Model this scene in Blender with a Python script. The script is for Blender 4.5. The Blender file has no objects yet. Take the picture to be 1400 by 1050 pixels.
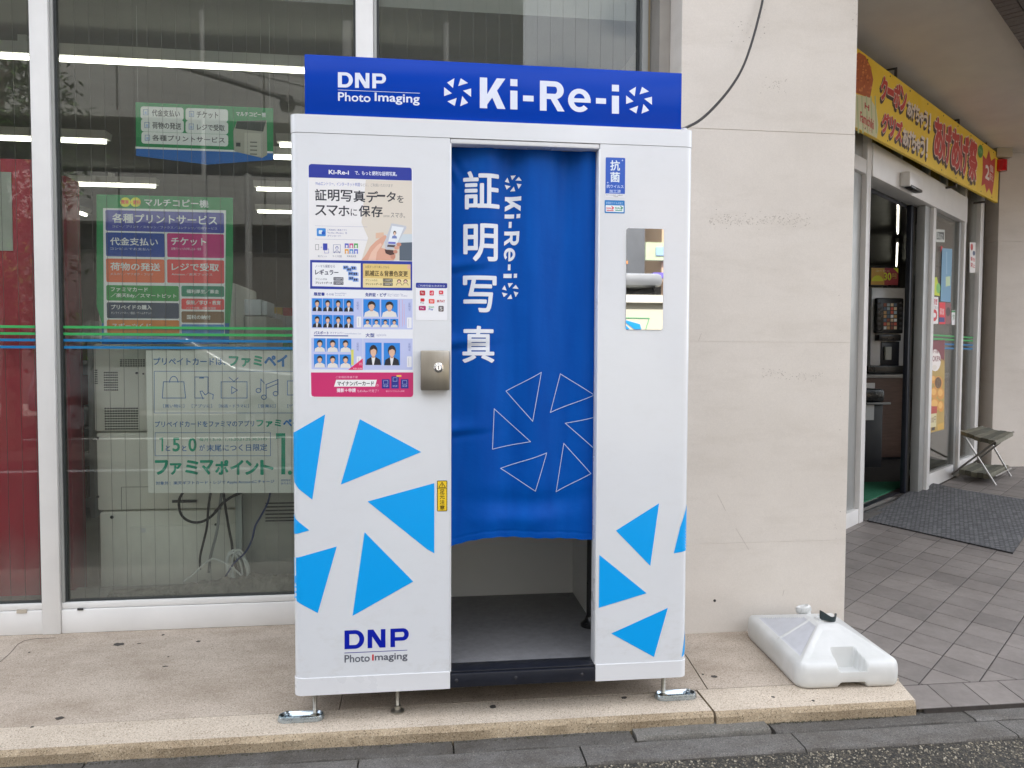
import bpy, bmesh, math, random
from math import sin, cos, pi, radians
from mathutils import Vector, Matrix
random.seed(7)
S = bpy.context.scene
COL = S.collection

# ------------------------------------------------------------------ camera
CP = (0.40936, -2.53209, 1.24067); YAW, PITCH, ROLL, FPX = -0.122546, -0.0423721, 0.0039875, 1037.503
cy_, sy_ = cos(YAW), sin(YAW); cp_, sp_ = cos(PITCH), sin(PITCH); cr_, sr_ = cos(ROLL), sin(ROLL)
_r = Vector((cy_, sy_, 0)); _f = Vector((-sy_, cy_, 0)); _u = Vector((0, 0, 1))
FW = cp_ * _f + sp_ * _u; _u2 = cp_ * _u - sp_ * _f
RT = cr_ * _r + sr_ * _u2; UP = -sr_ * _r + cr_ * _u2
camd = bpy.data.cameras.new('camera'); cam = bpy.data.objects.new('camera', camd); COL.objects.link(cam)
camd.sensor_width = 36; camd.lens = FPX / 1400 * 36; camd.clip_start = .05; camd.clip_end = 900
M = Matrix.Identity(4)
for i in range(3):
    M[i][0] = RT[i]; M[i][1] = UP[i]; M[i][2] = -FW[i]; M[i][3] = CP[i]
cam.matrix_world = M
S.camera = cam

# ------------------------------------------------------------------ world, sun, exposure
world = bpy.data.worlds.new('World'); S.world = world; world.use_nodes = True
nt = world.node_tree; N = nt.nodes; L = nt.links
for n in list(N): N.remove(n)
wo = N.new('ShaderNodeOutputWorld'); bg = N.new('ShaderNodeBackground'); sky = N.new('ShaderNodeTexSky')
sky.sky_type = 'NISHITA'; sky.sun_disc = False
SUN_EL, SUN_AZ = radians(56), radians(14)     # azimuth measured from +Y (behind the shop) towards +X
sky.sun_elevation = SUN_EL; sky.sun_rotation = SUN_AZ; sky.air_density = 1.0; sky.dust_density = 2.0
tc = N.new('ShaderNodeTexCoord'); mp = N.new('ShaderNodeMapping'); mp.inputs['Scale'].default_value = (1, 1, 2.2)
nz = N.new('ShaderNodeTexNoise'); nz.inputs['Scale'].default_value = 3.2; nz.inputs['Detail'].default_value = 7; nz.inputs['Roughness'].default_value = .58
rp = N.new('ShaderNodeValToRGB'); rp.color_ramp.elements[0].position = .36; rp.color_ramp.elements[1].position = .56
mx = N.new('ShaderNodeMix'); mx.data_type = 'RGBA'
L.new(tc.outputs['Generated'], mp.inputs[0]); L.new(mp.outputs[0], nz.inputs[0]); L.new(nz.outputs[0], rp.inputs[0])
L.new(rp.outputs[0], mx.inputs[0]); L.new(sky.outputs[0], mx.inputs[6]); mx.inputs[7].default_value = (9.4, 9.5, 9.9, 1)
L.new(mx.outputs[2], bg.inputs[0]); bg.inputs[1].default_value = .15; L.new(bg.outputs[0], wo.inputs[0])
sd = bpy.data.lights.new('sun', 'SUN'); sd.energy = 4.2; sd.angle = radians(.6); sd.color = (1, .95, .88)
sun = bpy.data.objects.new('sun', sd); COL.objects.link(sun)
sdir = Vector((sin(SUN_AZ) * cos(SUN_EL), cos(SUN_AZ) * cos(SUN_EL), sin(SUN_EL)))
sun.rotation_euler = sdir.to_track_quat('Z', 'Y').to_euler(); sun.location = (0, 0, 30)
S.view_settings.view_transform = 'Standard'; S.view_settings.look = 'None'
S.view_settings.exposure = 1.3; S.view_settings.gamma = 1
S.view_settings.use_curve_mapping = False
S.cycles.max_bounces = 10; S.cycles.transparent_max_bounces = 24; S.cycles.glossy_bounces = 4
S.cycles.caustics_reflective = False; S.cycles.caustics_refractive = False

# ------------------------------------------------------------------ photograph pixel -> point on a real plane (measuring aid)
def ray(x, y): return FW + RT * ((x - 700) / FPX) - UP * ((y - 525) / FPX)
def at_pl(x, y, P, n):
    d = ray(x, y); c = Vector(CP); t = (Vector(P) - c).dot(n) / d.dot(n); return c + d * t
def at_y(x, y, Y): return at_pl(x, y, (0, Y, 0), Vector((0, 1, 0)))
def at_z(x, y, Z): return at_pl(x, y, (0, 0, Z), Vector((0, 0, 1)))

def lin(c): 
    c /= 255.0
    return c / 12.92 if c <= .04045 else ((c + .055) / 1.055) ** 2.4
def C(r, g, b, k=1.0): return (min(.9, lin(r) * k), min(.9, lin(g) * k), min(.9, lin(b) * k), 1)

# ------------------------------------------------------------------ materials
def newmat(name):
    m = bpy.data.materials.new(name); m.use_nodes = True
    return m, m.node_tree, m.node_tree.nodes['Principled BSDF']
def posnode(t, scale=(1, 1, 1), rot=(0, 0, 0)):
    g = t.nodes.new('ShaderNodeNewGeometry'); mp = t.nodes.new('ShaderNodeMapping')
    mp.inputs['Scale'].default_value = scale; mp.inputs['Rotation'].default_value = rot
    t.links.new(g.outputs['Position'], mp.inputs[0]); return mp.outputs[0]
def noise(t, vec, scale, detail=4, rough=.55):
    n = t.nodes.new('ShaderNodeTexNoise'); n.inputs['Scale'].default_value = scale; n.inputs['Detail'].default_value = detail
    n.inputs['Roughness'].default_value = rough; t.links.new(vec, n.inputs[0]); return n.outputs[0]
def ramp(t, fac, stops):
    r = t.nodes.new('ShaderNodeValToRGB'); e = r.color_ramp.elements
    while len(e) < len(stops): e.new(.5)
    for i, (p, c) in enumerate(stops):
        e[i].position = p; e[i].color = c if len(c) == 4 else (*c, 1)
    t.links.new(fac, r.inputs[0]); return r.outputs[0]
def mixc(t, fac, a, b, mode='MIX'):
    m = t.nodes.new('ShaderNodeMix'); m.data_type = 'RGBA'; m.blend_type = mode
    for s, v in ((0, fac), (6, a), (7, b)):
        if hasattr(v, 'links'): t.links.new(v, m.inputs[s])
        else: m.inputs[s].default_value = v
    return m.outputs[2]
def bump(t, b, h, strength, dist=.002, prev=None):
    n = t.nodes.new('ShaderNodeBump'); n.inputs['Strength'].default_value = strength; n.inputs['Distance'].default_value = dist
    t.links.new(h, n.inputs['Height'])
    if prev: t.links.new(prev, n.inputs['Normal'])
    t.links.new(n.outputs[0], b.inputs['Normal']); return n.outputs[0]
_mc = {}
def mat(name, col, rough=.5, metal=0, var=.08, vs=6, bp=0, bs=200, bd=.001, coat=0, spec=.5, stretch=(1, 1, 1)):
    if name in _mc: return _mc[name]
    m, t, b = newmat(name); _mc[name] = m
    if len(col) == 3: col = (*col, 1)
    v = posnode(t, stretch)
    if var > 0:
        n = noise(t, v, vs, 5)
        lo = tuple(max(0, c * (1 - var)) for c in col[:3]); hi = tuple(min(1, c * (1 + var)) for c in col[:3])
        t.links.new(ramp(t, n, [(.3, lo), (.7, hi)]), b.inputs['Base Color'])
        rr = ramp(t, noise(t, v, vs * 1.7, 4), [(.3, (rough * .85,) * 3), (.7, (min(1, rough * 1.15),) * 3)])
        t.links.new(rr, b.inputs['Roughness'])
    else:
        b.inputs['Base Color'].default_value = col; b.inputs['Roughness'].default_value = rough
    b.inputs['Metallic'].default_value = metal; b.inputs['Specular IOR Level'].default_value = spec
    if coat: b.inputs['Coat Weight'].default_value = coat; b.inputs['Coat Roughness'].default_value = .12
    if bp: bump(t, b, noise(t, v, bs, 3), bp, bd)
    return m
def emis(name, col, e):
    m, t, b = newmat(name); b.inputs['Base Color'].default_value = (*col, 1)
    b.inputs['Emission Color'].default_value = (*col, 1); b.inputs['Emission Strength'].default_value = e; return m
_pc = {}
def pm(c, rough=.4):
    """flat printed ink of one colour"""
    key = (tuple(round(x, 4) for x in c), rough)
    if key in _pc: return _pc[key]
    m, t, b = newmat('print_ink'); _pc[key] = m
    b.inputs['Base Color'].default_value = c; b.inputs['Roughness'].default_value = rough
    return m

WHITE_PANEL = mat('white_laminate', (.74, .76, .79), .22, var=.02, vs=2, coat=.45, bp=.06, bs=5, bd=.01)
def scuffed(m):
    t = m.node_tree; b = t.nodes['Principled BSDF']; old = b.inputs['Base Color'].links[0].from_socket
    g = t.nodes.new('ShaderNodeNewGeometry'); sx = t.nodes.new('ShaderNodeSeparateXYZ'); t.links.new(g.outputs['Position'], sx.inputs[0])
    mr = t.nodes.new('ShaderNodeMapRange'); mr.inputs['From Min'].default_value = .08; mr.inputs['From Max'].default_value = .42; mr.inputs['To Min'].default_value = .75; mr.inputs['To Max'].default_value = .12; t.links.new(sx.outputs['Z'], mr.inputs[0])
    d = ramp(t, noise(t, posnode(t, (1, 1, 2.2)), 9, 7, .75), [(.50, (1,) * 3), (.72, (.80, .77, .72))])
    t.links.new(mixc(t, mr.outputs[0], old, mixc(t, 1., old, d, 'MULTIPLY')), b.inputs['Base Color'])
scuffed(WHITE_PANEL)
WHITE_EDGE = mat('white_trim', (.76, .77, .79), .3, var=.02)
BLUE_SIGN = mat('blue_acrylic', (.0, .045, .40), .2, var=.06, vs=1.3, spec=.12)
BLACK = mat('black_steel', (.012, .014, .022), .35, var=.2, vs=20)
BLACKP = mat('black_plastic', (.012, .012, .013), .3, var=.1)
STEEL = mat('brushed_stainless', (.42, .39, .34), .32, 1, var=.08, vs=40, bp=.15, bs=300, stretch=(1, 1, .04))
ZINC = mat('zinc_plated_steel', (.5, .58, .64), .27, 1, var=.18, vs=25)
ZINC2 = mat('galvanised_bolt', (.48, .47, .42), .35, 1, var=.2, vs=40)
CHROME = mat('chrome', (.8, .8, .8), .12, 1, var=0)
ALU_WHITE = mat('white_aluminium', (.74, .735, .72), .38, var=.05, vs=4, bp=.05, bs=60)
ALU_GREY = mat('grey_aluminium', (.36, .37, .36), .4, .3, var=.06, vs=5)
GASKET = mat('dark_gasket', (.03, .035, .035), .6, var=.1)
CREAM = mat('cream_plastic', (.80, .79, .72), .45, var=.05, vs=4, bp=.06, bs=700)
SLOT = mat('dark_slot', (.03, .03, .032), .6, var=0)
CABLE_BK = mat('black_cable', (.012, .011, .012), .45, var=.1)
CABLE_GY = mat('grey_cable', (.32, .33, .33), .5, var=.1)
CABLE_BL = mat('blue_cable', (.015, .04, .16), .5, var=.1)
WPLASTIC = None

def curtain_mat():
    m, t, b = newmat('blue_curtain_vinyl')
    v = posnode(t, (1, 1, 1))
    c = ramp(t, noise(t, posnode(t, (5, 5, .7)), 3, 3), [(.3, (.0, .066, .36)), (.7, (.0, .09, .44))])
    t.links.new(c, b.inputs['Base Color']); b.inputs['Roughness'].default_value = .42; b.inputs['Specular IOR Level'].default_value = .12
    p = bump(t, b, noise(t, posnode(t, (3, 3, 4)), 4, 4), .3, .008)
    bump(t, b, noise(t, v, 900, 2), .06, .0005, p)
    return m
CURTAIN = curtain_mat()

def stone_mat(name, base, dark, light, dirt=.35, rough=.6, seed=0., stain=(.30, .25, .2)):
    """terrazzo / exposed aggregate: fine speckle + blotches"""
    m, t, b = newmat(name)
    v = posnode(t)
    vo = t.nodes.new('ShaderNodeTexVoronoi'); vo.inputs['Scale'].default_value = 330; t.links.new(v, vo.inputs[0])
    sp = ramp(t, vo.outputs['Color'], [(.05, dark), (.32, base), (.7, base), (.95, light)])
    fn = ramp(t, noise(t, v, 160, 4, .7), [(.35, (.72,) * 3), (.62, (1.12,) * 3)])
    c = mixc(t, .75, sp, fn, 'MULTIPLY')
    bl = ramp(t, noise(t, posnode(t, (1, 1.5, 1)), 3.1 + seed, 6, .65), [(.34, (.66, .62, .57)), (.6, (1.06,) * 3)])
    c = mixc(t, dirt * 1.6 if dirt * 1.6 < 1 else 1., c, bl, 'MULTIPLY')
    st = ramp(t, noise(t, v, 14, 6, .75), [(.60, (1,) * 3), (.75, stain)])
    c = mixc(t, .3, c, st, 'MULTIPLY')
    t.links.new(c, b.inputs['Base Color']); b.inputs['Roughness'].default_value = rough
    p = bump(t, b, noise(t, v, 260, 3), .35, .0015)
    bump(t, b, vo.outputs['Distance'], .15, .001, p)
    return m
SLAB = stone_mat('terrazzo_slab', (.48, .41, .338), (.22, .175, .135), (.64, .565, .48), .45)
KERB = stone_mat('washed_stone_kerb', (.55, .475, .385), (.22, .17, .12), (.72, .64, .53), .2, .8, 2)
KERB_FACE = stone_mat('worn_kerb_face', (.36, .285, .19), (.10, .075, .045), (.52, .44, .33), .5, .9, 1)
GUTTER = stone_mat('grey_gutter_stone', (.088, .082, .074), (.038, .037, .035), (.15, .14, .125), .6, .85, 3)
GUTTER2 = stone_mat('grey_concrete_kerb', (.125, .118, .11), (.05, .05, .048), (.21, .2, .18), .5, .85, 5)
def asphalt():
    m, t, b = newmat('asphalt')
    v = posnode(t)
    vo = t.nodes.new('ShaderNodeTexVoronoi'); vo.inputs['Scale'].default_value = 150; t.links.new(v, vo.inputs[0])
    sp = ramp(t, vo.outputs['Color'], [(.1, (.03, .03, .028)), (.5, (.075, .068, .056)), (.8, (.15, .13, .095)), (.93, (.42, .36, .26))])
    g = ramp(t, vo.outputs['Distance'], [(.25, (1,) * 3), (.6, (.25,) * 3)])
    c = mixc(t, .8, sp, g, 'MULTIPLY')
    c = mixc(t, .5, c, ramp(t, noise(t, v, 1.2, 5), [(.3, (.8,) * 3), (.7, (1.3,) * 3)]), 'MULTIPLY')
    t.links.new(c, b.inputs['Base Color']); b.inputs['Roughness'].default_value = .8
    iv = ramp(t, vo.outputs['Distance'], [(0., (1,) * 3), (.6, (0,) * 3)])
    bump(t, b, iv, .9, .006)
    return m
ASPHALT = asphalt()
def column_mat():
    m, t, b = newmat('painted_concrete')
    v = posnode(t)
    c = ramp(t, noise(t, posnode(t, (1, 1, 1.6)), 1.3, 6, .6), [(.3, (.60, .555, .50)), (.7, (.68, .635, .58))])
    # soft dirty smears running sideways
    sm = ramp(t, noise(t, posnode(t, (1.2, 1, 5)), 2.4, 7, .72), [(.50, (1,) * 3), (.78, (.80, .78, .75))])
    c = mixc(t, .45, c, sm, 'MULTIPLY')
    pit = ramp(t, noise(t, v, 46, 5, .8), [(.70, (1,) * 3), (.76, (.5, .46, .42))])
    msk = ramp(t, noise(t, v, 1.7, 2), [(.5, (0,) * 3), (.62, (1,) * 3)])
    c = mixc(t, msk, c, mixc(t, 1., c, pit, 'MULTIPLY'))
    fn = ramp(t, noise(t, v, 230, 3, .7), [(.3, (.92,) * 3), (.7, (1.04,) * 3)])
    c = mixc(t, .8, c, fn, 'MULTIPLY')
    t.links.new(c, b.inputs['Base Color']); b.inputs['Roughness'].default_value = .75
    p = bump(t, b, noise(t, v, 9, 5), .25, .006); bump(t, b, noise(t, v, 320, 2), .12, .0008, p)
    return m
COLUMN = column_mat()
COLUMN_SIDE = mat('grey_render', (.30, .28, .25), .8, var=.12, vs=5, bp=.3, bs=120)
SOFFIT = mat('grey_soffit_render', (.72, .68, .61), .8, var=.07, vs=2.2, bp=.25, bs=50, bd=.003)
BROWN_TILE = mat('brown_ceramic', (.10, .075, .06), .5, var=.2, vs=30, bp=.2, bs=60)
def tile_mat():
    m, t, b = newmat('grey_floor_tile')
    v = posnode(t)
    oi = t.nodes.new('ShaderNodeObjectInfo')
    c = ramp(t, noise(t, v, 26, 6, .7), [(.3, (.185, .168, .158)), (.7, (.235, .215, .203))])
    rv = ramp(t, oi.outputs['Random'], [(0, (.86, .85, .84)), (1, (1.12, 1.1, 1.08))])
    c = mixc(t, 1., c, rv, 'MULTIPLY')
    bl = ramp(t, noise(t, v, 2.3, 5, .6), [(.35, (.82,) * 3), (.65, (1.1,) * 3)])
    c = mixc(t, 1., c, bl, 'MULTIPLY')
    t.links.new(c, b.inputs['Base Color']); b.inputs['Roughness'].default_value = .55
    bump(t, b, noise(t, v, 120, 4), .22, .0012)
    return m
TILE = tile_mat()
GROUT = mat('dark_grout', (.045, .038, .034), .9, var=.2, vs=30, bp=.3, bs=200)
def mat_mat():
    m, t, b = newmat('rubber_backed_mat')
    v = posnode(t, (1, 1, 1), (0, 0, radians(-8)))
    w = t.nodes.new('ShaderNodeTexWave'); w.inputs['Scale'].default_value = 32; w.inputs['Distortion'].default_value = 0
    w.wave_type = 'BANDS'; w.bands_direction = 'DIAGONAL'; t.links.new(v, w.inputs[0])
    br = t.nodes.new('ShaderNodeTexBrick'); br.inputs['Scale'].default_value = 13; br.inputs['Mortar Size'].default_value = .035
    br.inputs['Color1'].default_value = (.17, .172, .178, 1); br.inputs['Color2'].default_value = (.085, .087, .092, 1); br.inputs['Mortar'].default_value = (.012, .012, .014, 1)
    t.links.new(v, br.inputs[0])
    c = br.outputs[0]
    c = mixc(t, .6, c, ramp(t, noise(t, v, 120, 3, .8), [(.3, (.6,) * 3), (.7, (1.8,) * 3)]), 'MULTIPLY')
    t.links.new(c, b.inputs['Base Color']); b.inputs['Roughness'].default_value = .9
    bump(t, b, br.outputs['Fac'], -.6, .004)
    return m
DOORMAT = mat_mat()
def glass_mat(name, tint, boost=1.9, dust=0.0):
    m = bpy.data.materials.new(name); m.use_nodes = True; t = m.node_tree; n = t.nodes
    for q in list(n): n.remove(q)
    o = n.new('ShaderNodeOutputMaterial'); tr = n.new('ShaderNodeBsdfTransparent'); tr.inputs[0].default_value = (*tint, 1)
    gl = n.new('ShaderNodeBsdfGlossy'); gl.inputs['Roughness'].default_value = 0.0; gl.inputs[0].default_value = (1, 1, 1, 1)
    fr = n.new('ShaderNodeFresnel'); fr.inputs[0].default_value = 1.5
    mu = n.new('ShaderNodeMath'); mu.operation = 'MULTIPLY'; mu.inputs[1].default_value = boost; mu.use_clamp = True
    mx = n.new('ShaderNodeMixShader'); t.links.new(fr.outputs[0], mu.inputs[0]); t.links.new(mu.outputs[0], mx.inputs[0])
    t.links.new(tr.outputs[0], mx.inputs[1]); t.links.new(gl.outputs[0], mx.inputs[2])
    out = mx.outputs[0]
    if dust:
        df = n.new('ShaderNodeBsdfDiffuse'); df.inputs[0].default_value = (.42, .42, .38, 1)
        g = n.new('ShaderNodeNewGeometry'); sx = n.new('ShaderNodeSeparateXYZ'); t.links.new(g.outputs['Position'], sx.inputs[0])
        nzv = noise(t, posnode(t, (2.5, 1, 1.2)), 3.0, 5, .6)
        ad = n.new('ShaderNodeMath'); ad.operation = 'MULTIPLY_ADD'; ad.inputs[1].default_value = .35; t.links.new(nzv, ad.inputs[0]); t.links.new(sx.outputs['Z'], ad.inputs[2])
        mr = n.new('ShaderNodeMapRange'); mr.inputs['From Min'].default_value = .32; mr.inputs['From Max'].default_value = .62
        mr.inputs['To Min'].default_value = dust; mr.inputs['To Max'].default_value = 0.02; t.links.new(ad.outputs[0], mr.inputs[0])
        m2 = n.new('ShaderNodeMixShader'); t.links.new(mr.outputs[0], m2.inputs[0]); t.links.new(out, m2.inputs[1]); t.links.new(df.outputs[0], m2.inputs[2]); out = m2.outputs[0]
    t.links.new(out, o.inputs[0]); return m
GLASS = glass_mat('window_glass', (.962, .992, .975), .8, .16)
GLASS_DOOR = glass_mat('door_glass', (.93, .95, .94), .8)
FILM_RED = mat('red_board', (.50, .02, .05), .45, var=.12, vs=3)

# ------------------------------------------------------------------ mesh builder
class MB:
    def __init__(s, T=None): s.v = []; s.f = []; s.mi = []; s.mats = []; s.T = T
    def _m(s, m):
        if m not in s.mats: s.mats.append(m)
        return s.mats.index(m)
    def add(s, vs, fs, m, T=None):
        T = T or s.T; b = len(s.v); k = s._m(m)
        for v in vs:
            v = Vector(v)
            s.v.append(T(v) if T else v)
        for f in fs: s.f.append([i + b for i in f]); s.mi.append(k)
        return s
    def box(s, x0, x1, y0, y1, z0, z1, m, T=None):
        vs = [(x, y, z) for x in (x0, x1) for y in (y0, y1) for z in (z0, z1)]
        return s.add(vs, [(0, 1, 3, 2), (4, 6, 7, 5), (0, 4, 5, 1), (2, 3, 7, 6), (0, 2, 6, 4), (1, 5, 7, 3)], m, T)
    def bbox(s, x0, x1, y0, y1, z0, z1, m, r=.004, seg=2, T=None, only=None):
        bm = bmesh.new(); bmesh.ops.create_cube(bm, size=1)
        bmesh.ops.scale(bm, vec=(x1 - x0, y1 - y0, z1 - z0), verts=bm.verts)
        bmesh.ops.translate(bm, vec=((x0 + x1) / 2, (y0 + y1) / 2, (z0 + z1) / 2), verts=bm.verts)
        es = list(bm.edges) if only is None else [e for e in bm.edges if only(e.verts[0].co, e.verts[1].co)]
        bmesh.ops.bevel(bm, geom=es, offset=r, segments=seg, profile=.5, affect='EDGES')
        return s.bm(bm, m, T)
    def bm(s, bm, m, T=None):
        bm.verts.index_update(); s.add([v.co.copy() for v in bm.verts], [[v.index for v in f.verts] for f in bm.faces], m, T); bm.free(); return s
    def tube(s, pts, r, m, n=8, T=None, rs=None, cap=True):
        pts = [Vector(p) for p in pts]; vs = []; fs = []
        up = None
        for i, p in enumerate(pts):
            d = (pts[min(i + 1, len(pts) - 1)] - pts[max(i - 1, 0)]).normalized()
            if up is None: up = d.orthogonal().normalized()
            up = (up - d * up.dot(d)).normalized(); sd_ = d.cross(up)
            rr = rs[i] if rs else r
            for k in range(n):
                a = 2 * pi * k / n; vs.append(p + (up * cos(a) + sd_ * sin(a)) * rr)
        for i in range(len(pts) - 1):
            for k in range(n):
                fs.append((i * n + k, i * n + (k + 1) % n, (i + 1) * n + (k + 1) % n, (i + 1) * n + k))
        if cap: fs.append(tuple(range(n))[::-1]); fs.append(tuple(range((len(pts) - 1) * n, len(pts) * n)))
        return s.add(vs, fs, m, T)
    def lathe(s, prof, c, m, n=20, T=None, axis='z'):
        vs = []; fs = []
        for (r, h) in prof:
            for k in range(n):
                a = 2 * pi * k / n
                if axis == 'z': vs.append((c[0] + r * cos(a), c[1] + r * sin(a), c[2] + h))
                else: vs.append((c[0] + r * cos(a), c[1] + h, c[2] + r * sin(a)))
        for i in range(len(prof) - 1):
            for k in range(n): fs.append((i * n + k, i * n + (k + 1) % n, (i + 1) * n + (k + 1) % n, (i + 1) * n + k))
        fs.append(tuple(range(n))[::-1]); fs.append(tuple(range((len(prof) - 1) * n, len(prof) * n)))
        return s.add(vs, fs, m, T)
    def prism(s, poly, z0, z1, m, T=None, axis='z'):
        n = len(poly)
        f3 = (lambda a, b, h: (a, b, h)) if axis == 'z' else ((lambda a, b, h: (a, h, b)) if axis == 'y' else (lambda a, b, h: (h, a, b)))
        vs = [f3(a, b, z0) for a, b in poly] + [f3(a, b, z1) for a, b in poly]
        fs = [tuple(range(n))[::-1], tuple(range(n, 2 * n))] + [(i, (i + 1) % n, n + (i + 1) % n, n + i) for i in range(n)]
        return s.add(vs, fs, m, T)
    def build(s, name, parent=None, smooth=True, loc=None, angle=35):
        base = Vector(parent['_b']) if (parent is not None and '_b' in parent) else Vector((0, 0, 0))
        org = Vector(loc) if loc is not None else base
        me = bpy.data.meshes.new(name); me.from_pydata([tuple(v - org) for v in s.v], [], s.f)
        for m in s.mats: me.materials.append(m)
        me.polygons.foreach_set('material_index', s.mi)
        bm = bmesh.new(); bm.from_mesh(me); bmesh.ops.recalc_face_normals(bm, faces=bm.faces); bm.to_mesh(me); bm.free()
        if smooth:
            me.shade_smooth(); me.set_sharp_from_angle(angle=radians(angle))
        o = bpy.data.objects.new(name, me); COL.objects.link(o)
        if parent is not None:
            o.parent = parent
            o.location = org - base
        else: o.location = org
        o['_b'] = tuple(org) 
        return o

def thing(name, label, cat, base=(0, 0, 0), group=None, kind=None):
    o = bpy.data.objects.new(name, None); COL.objects.link(o); o.location = base; o['_b'] = tuple(base)
    o.empty_display_size = .1
    if label: o['label'] = label
    if cat: o['category'] = cat
    if group: o['group'] = group
    if kind: o['kind'] = kind
    return o
def tag(o, label=None, cat=None, group=None, kind=None):
    if label: o['label'] = label
    if cat: o['category'] = cat
    if group: o['group'] = group
    if kind: o['kind'] = kind
    return o

# ------------------------------------------------------------------ flat print
_tx = {}
def text_geo(body):
    if body in _tx: return _tx[body]
    c = bpy.data.curves.new('lettering_source', 'FONT'); c.body = body; c.size = 1; c.resolution_u = 3
    o = bpy.data.objects.new('lettering_source', c); COL.objects.link(o)
    dg = bpy.context.evaluated_depsgraph_get(); me = bpy.data.meshes.new_from_object(o.evaluated_get(dg))
    vs = [(v.co.x, v.co.y) for v in me.vertices]; fs = [list(p.vertices) for p in me.polygons]
    bpy.data.objects.remove(o); bpy.data.curves.remove(c); bpy.data.meshes.remove(me)
    x0 = min(v[0] for v in vs); x1 = max(v[0] for v in vs); y0 = min(v[1] for v in vs); y1 = max(v[1] for v in vs)
    vs = [((x - x0) / (x1 - x0), (y - y0) / (y1 - y0)) for x, y in vs]
    _tx[body] = (vs, fs, (x1 - x0) / (y1 - y0)); return _tx[body]

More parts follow.
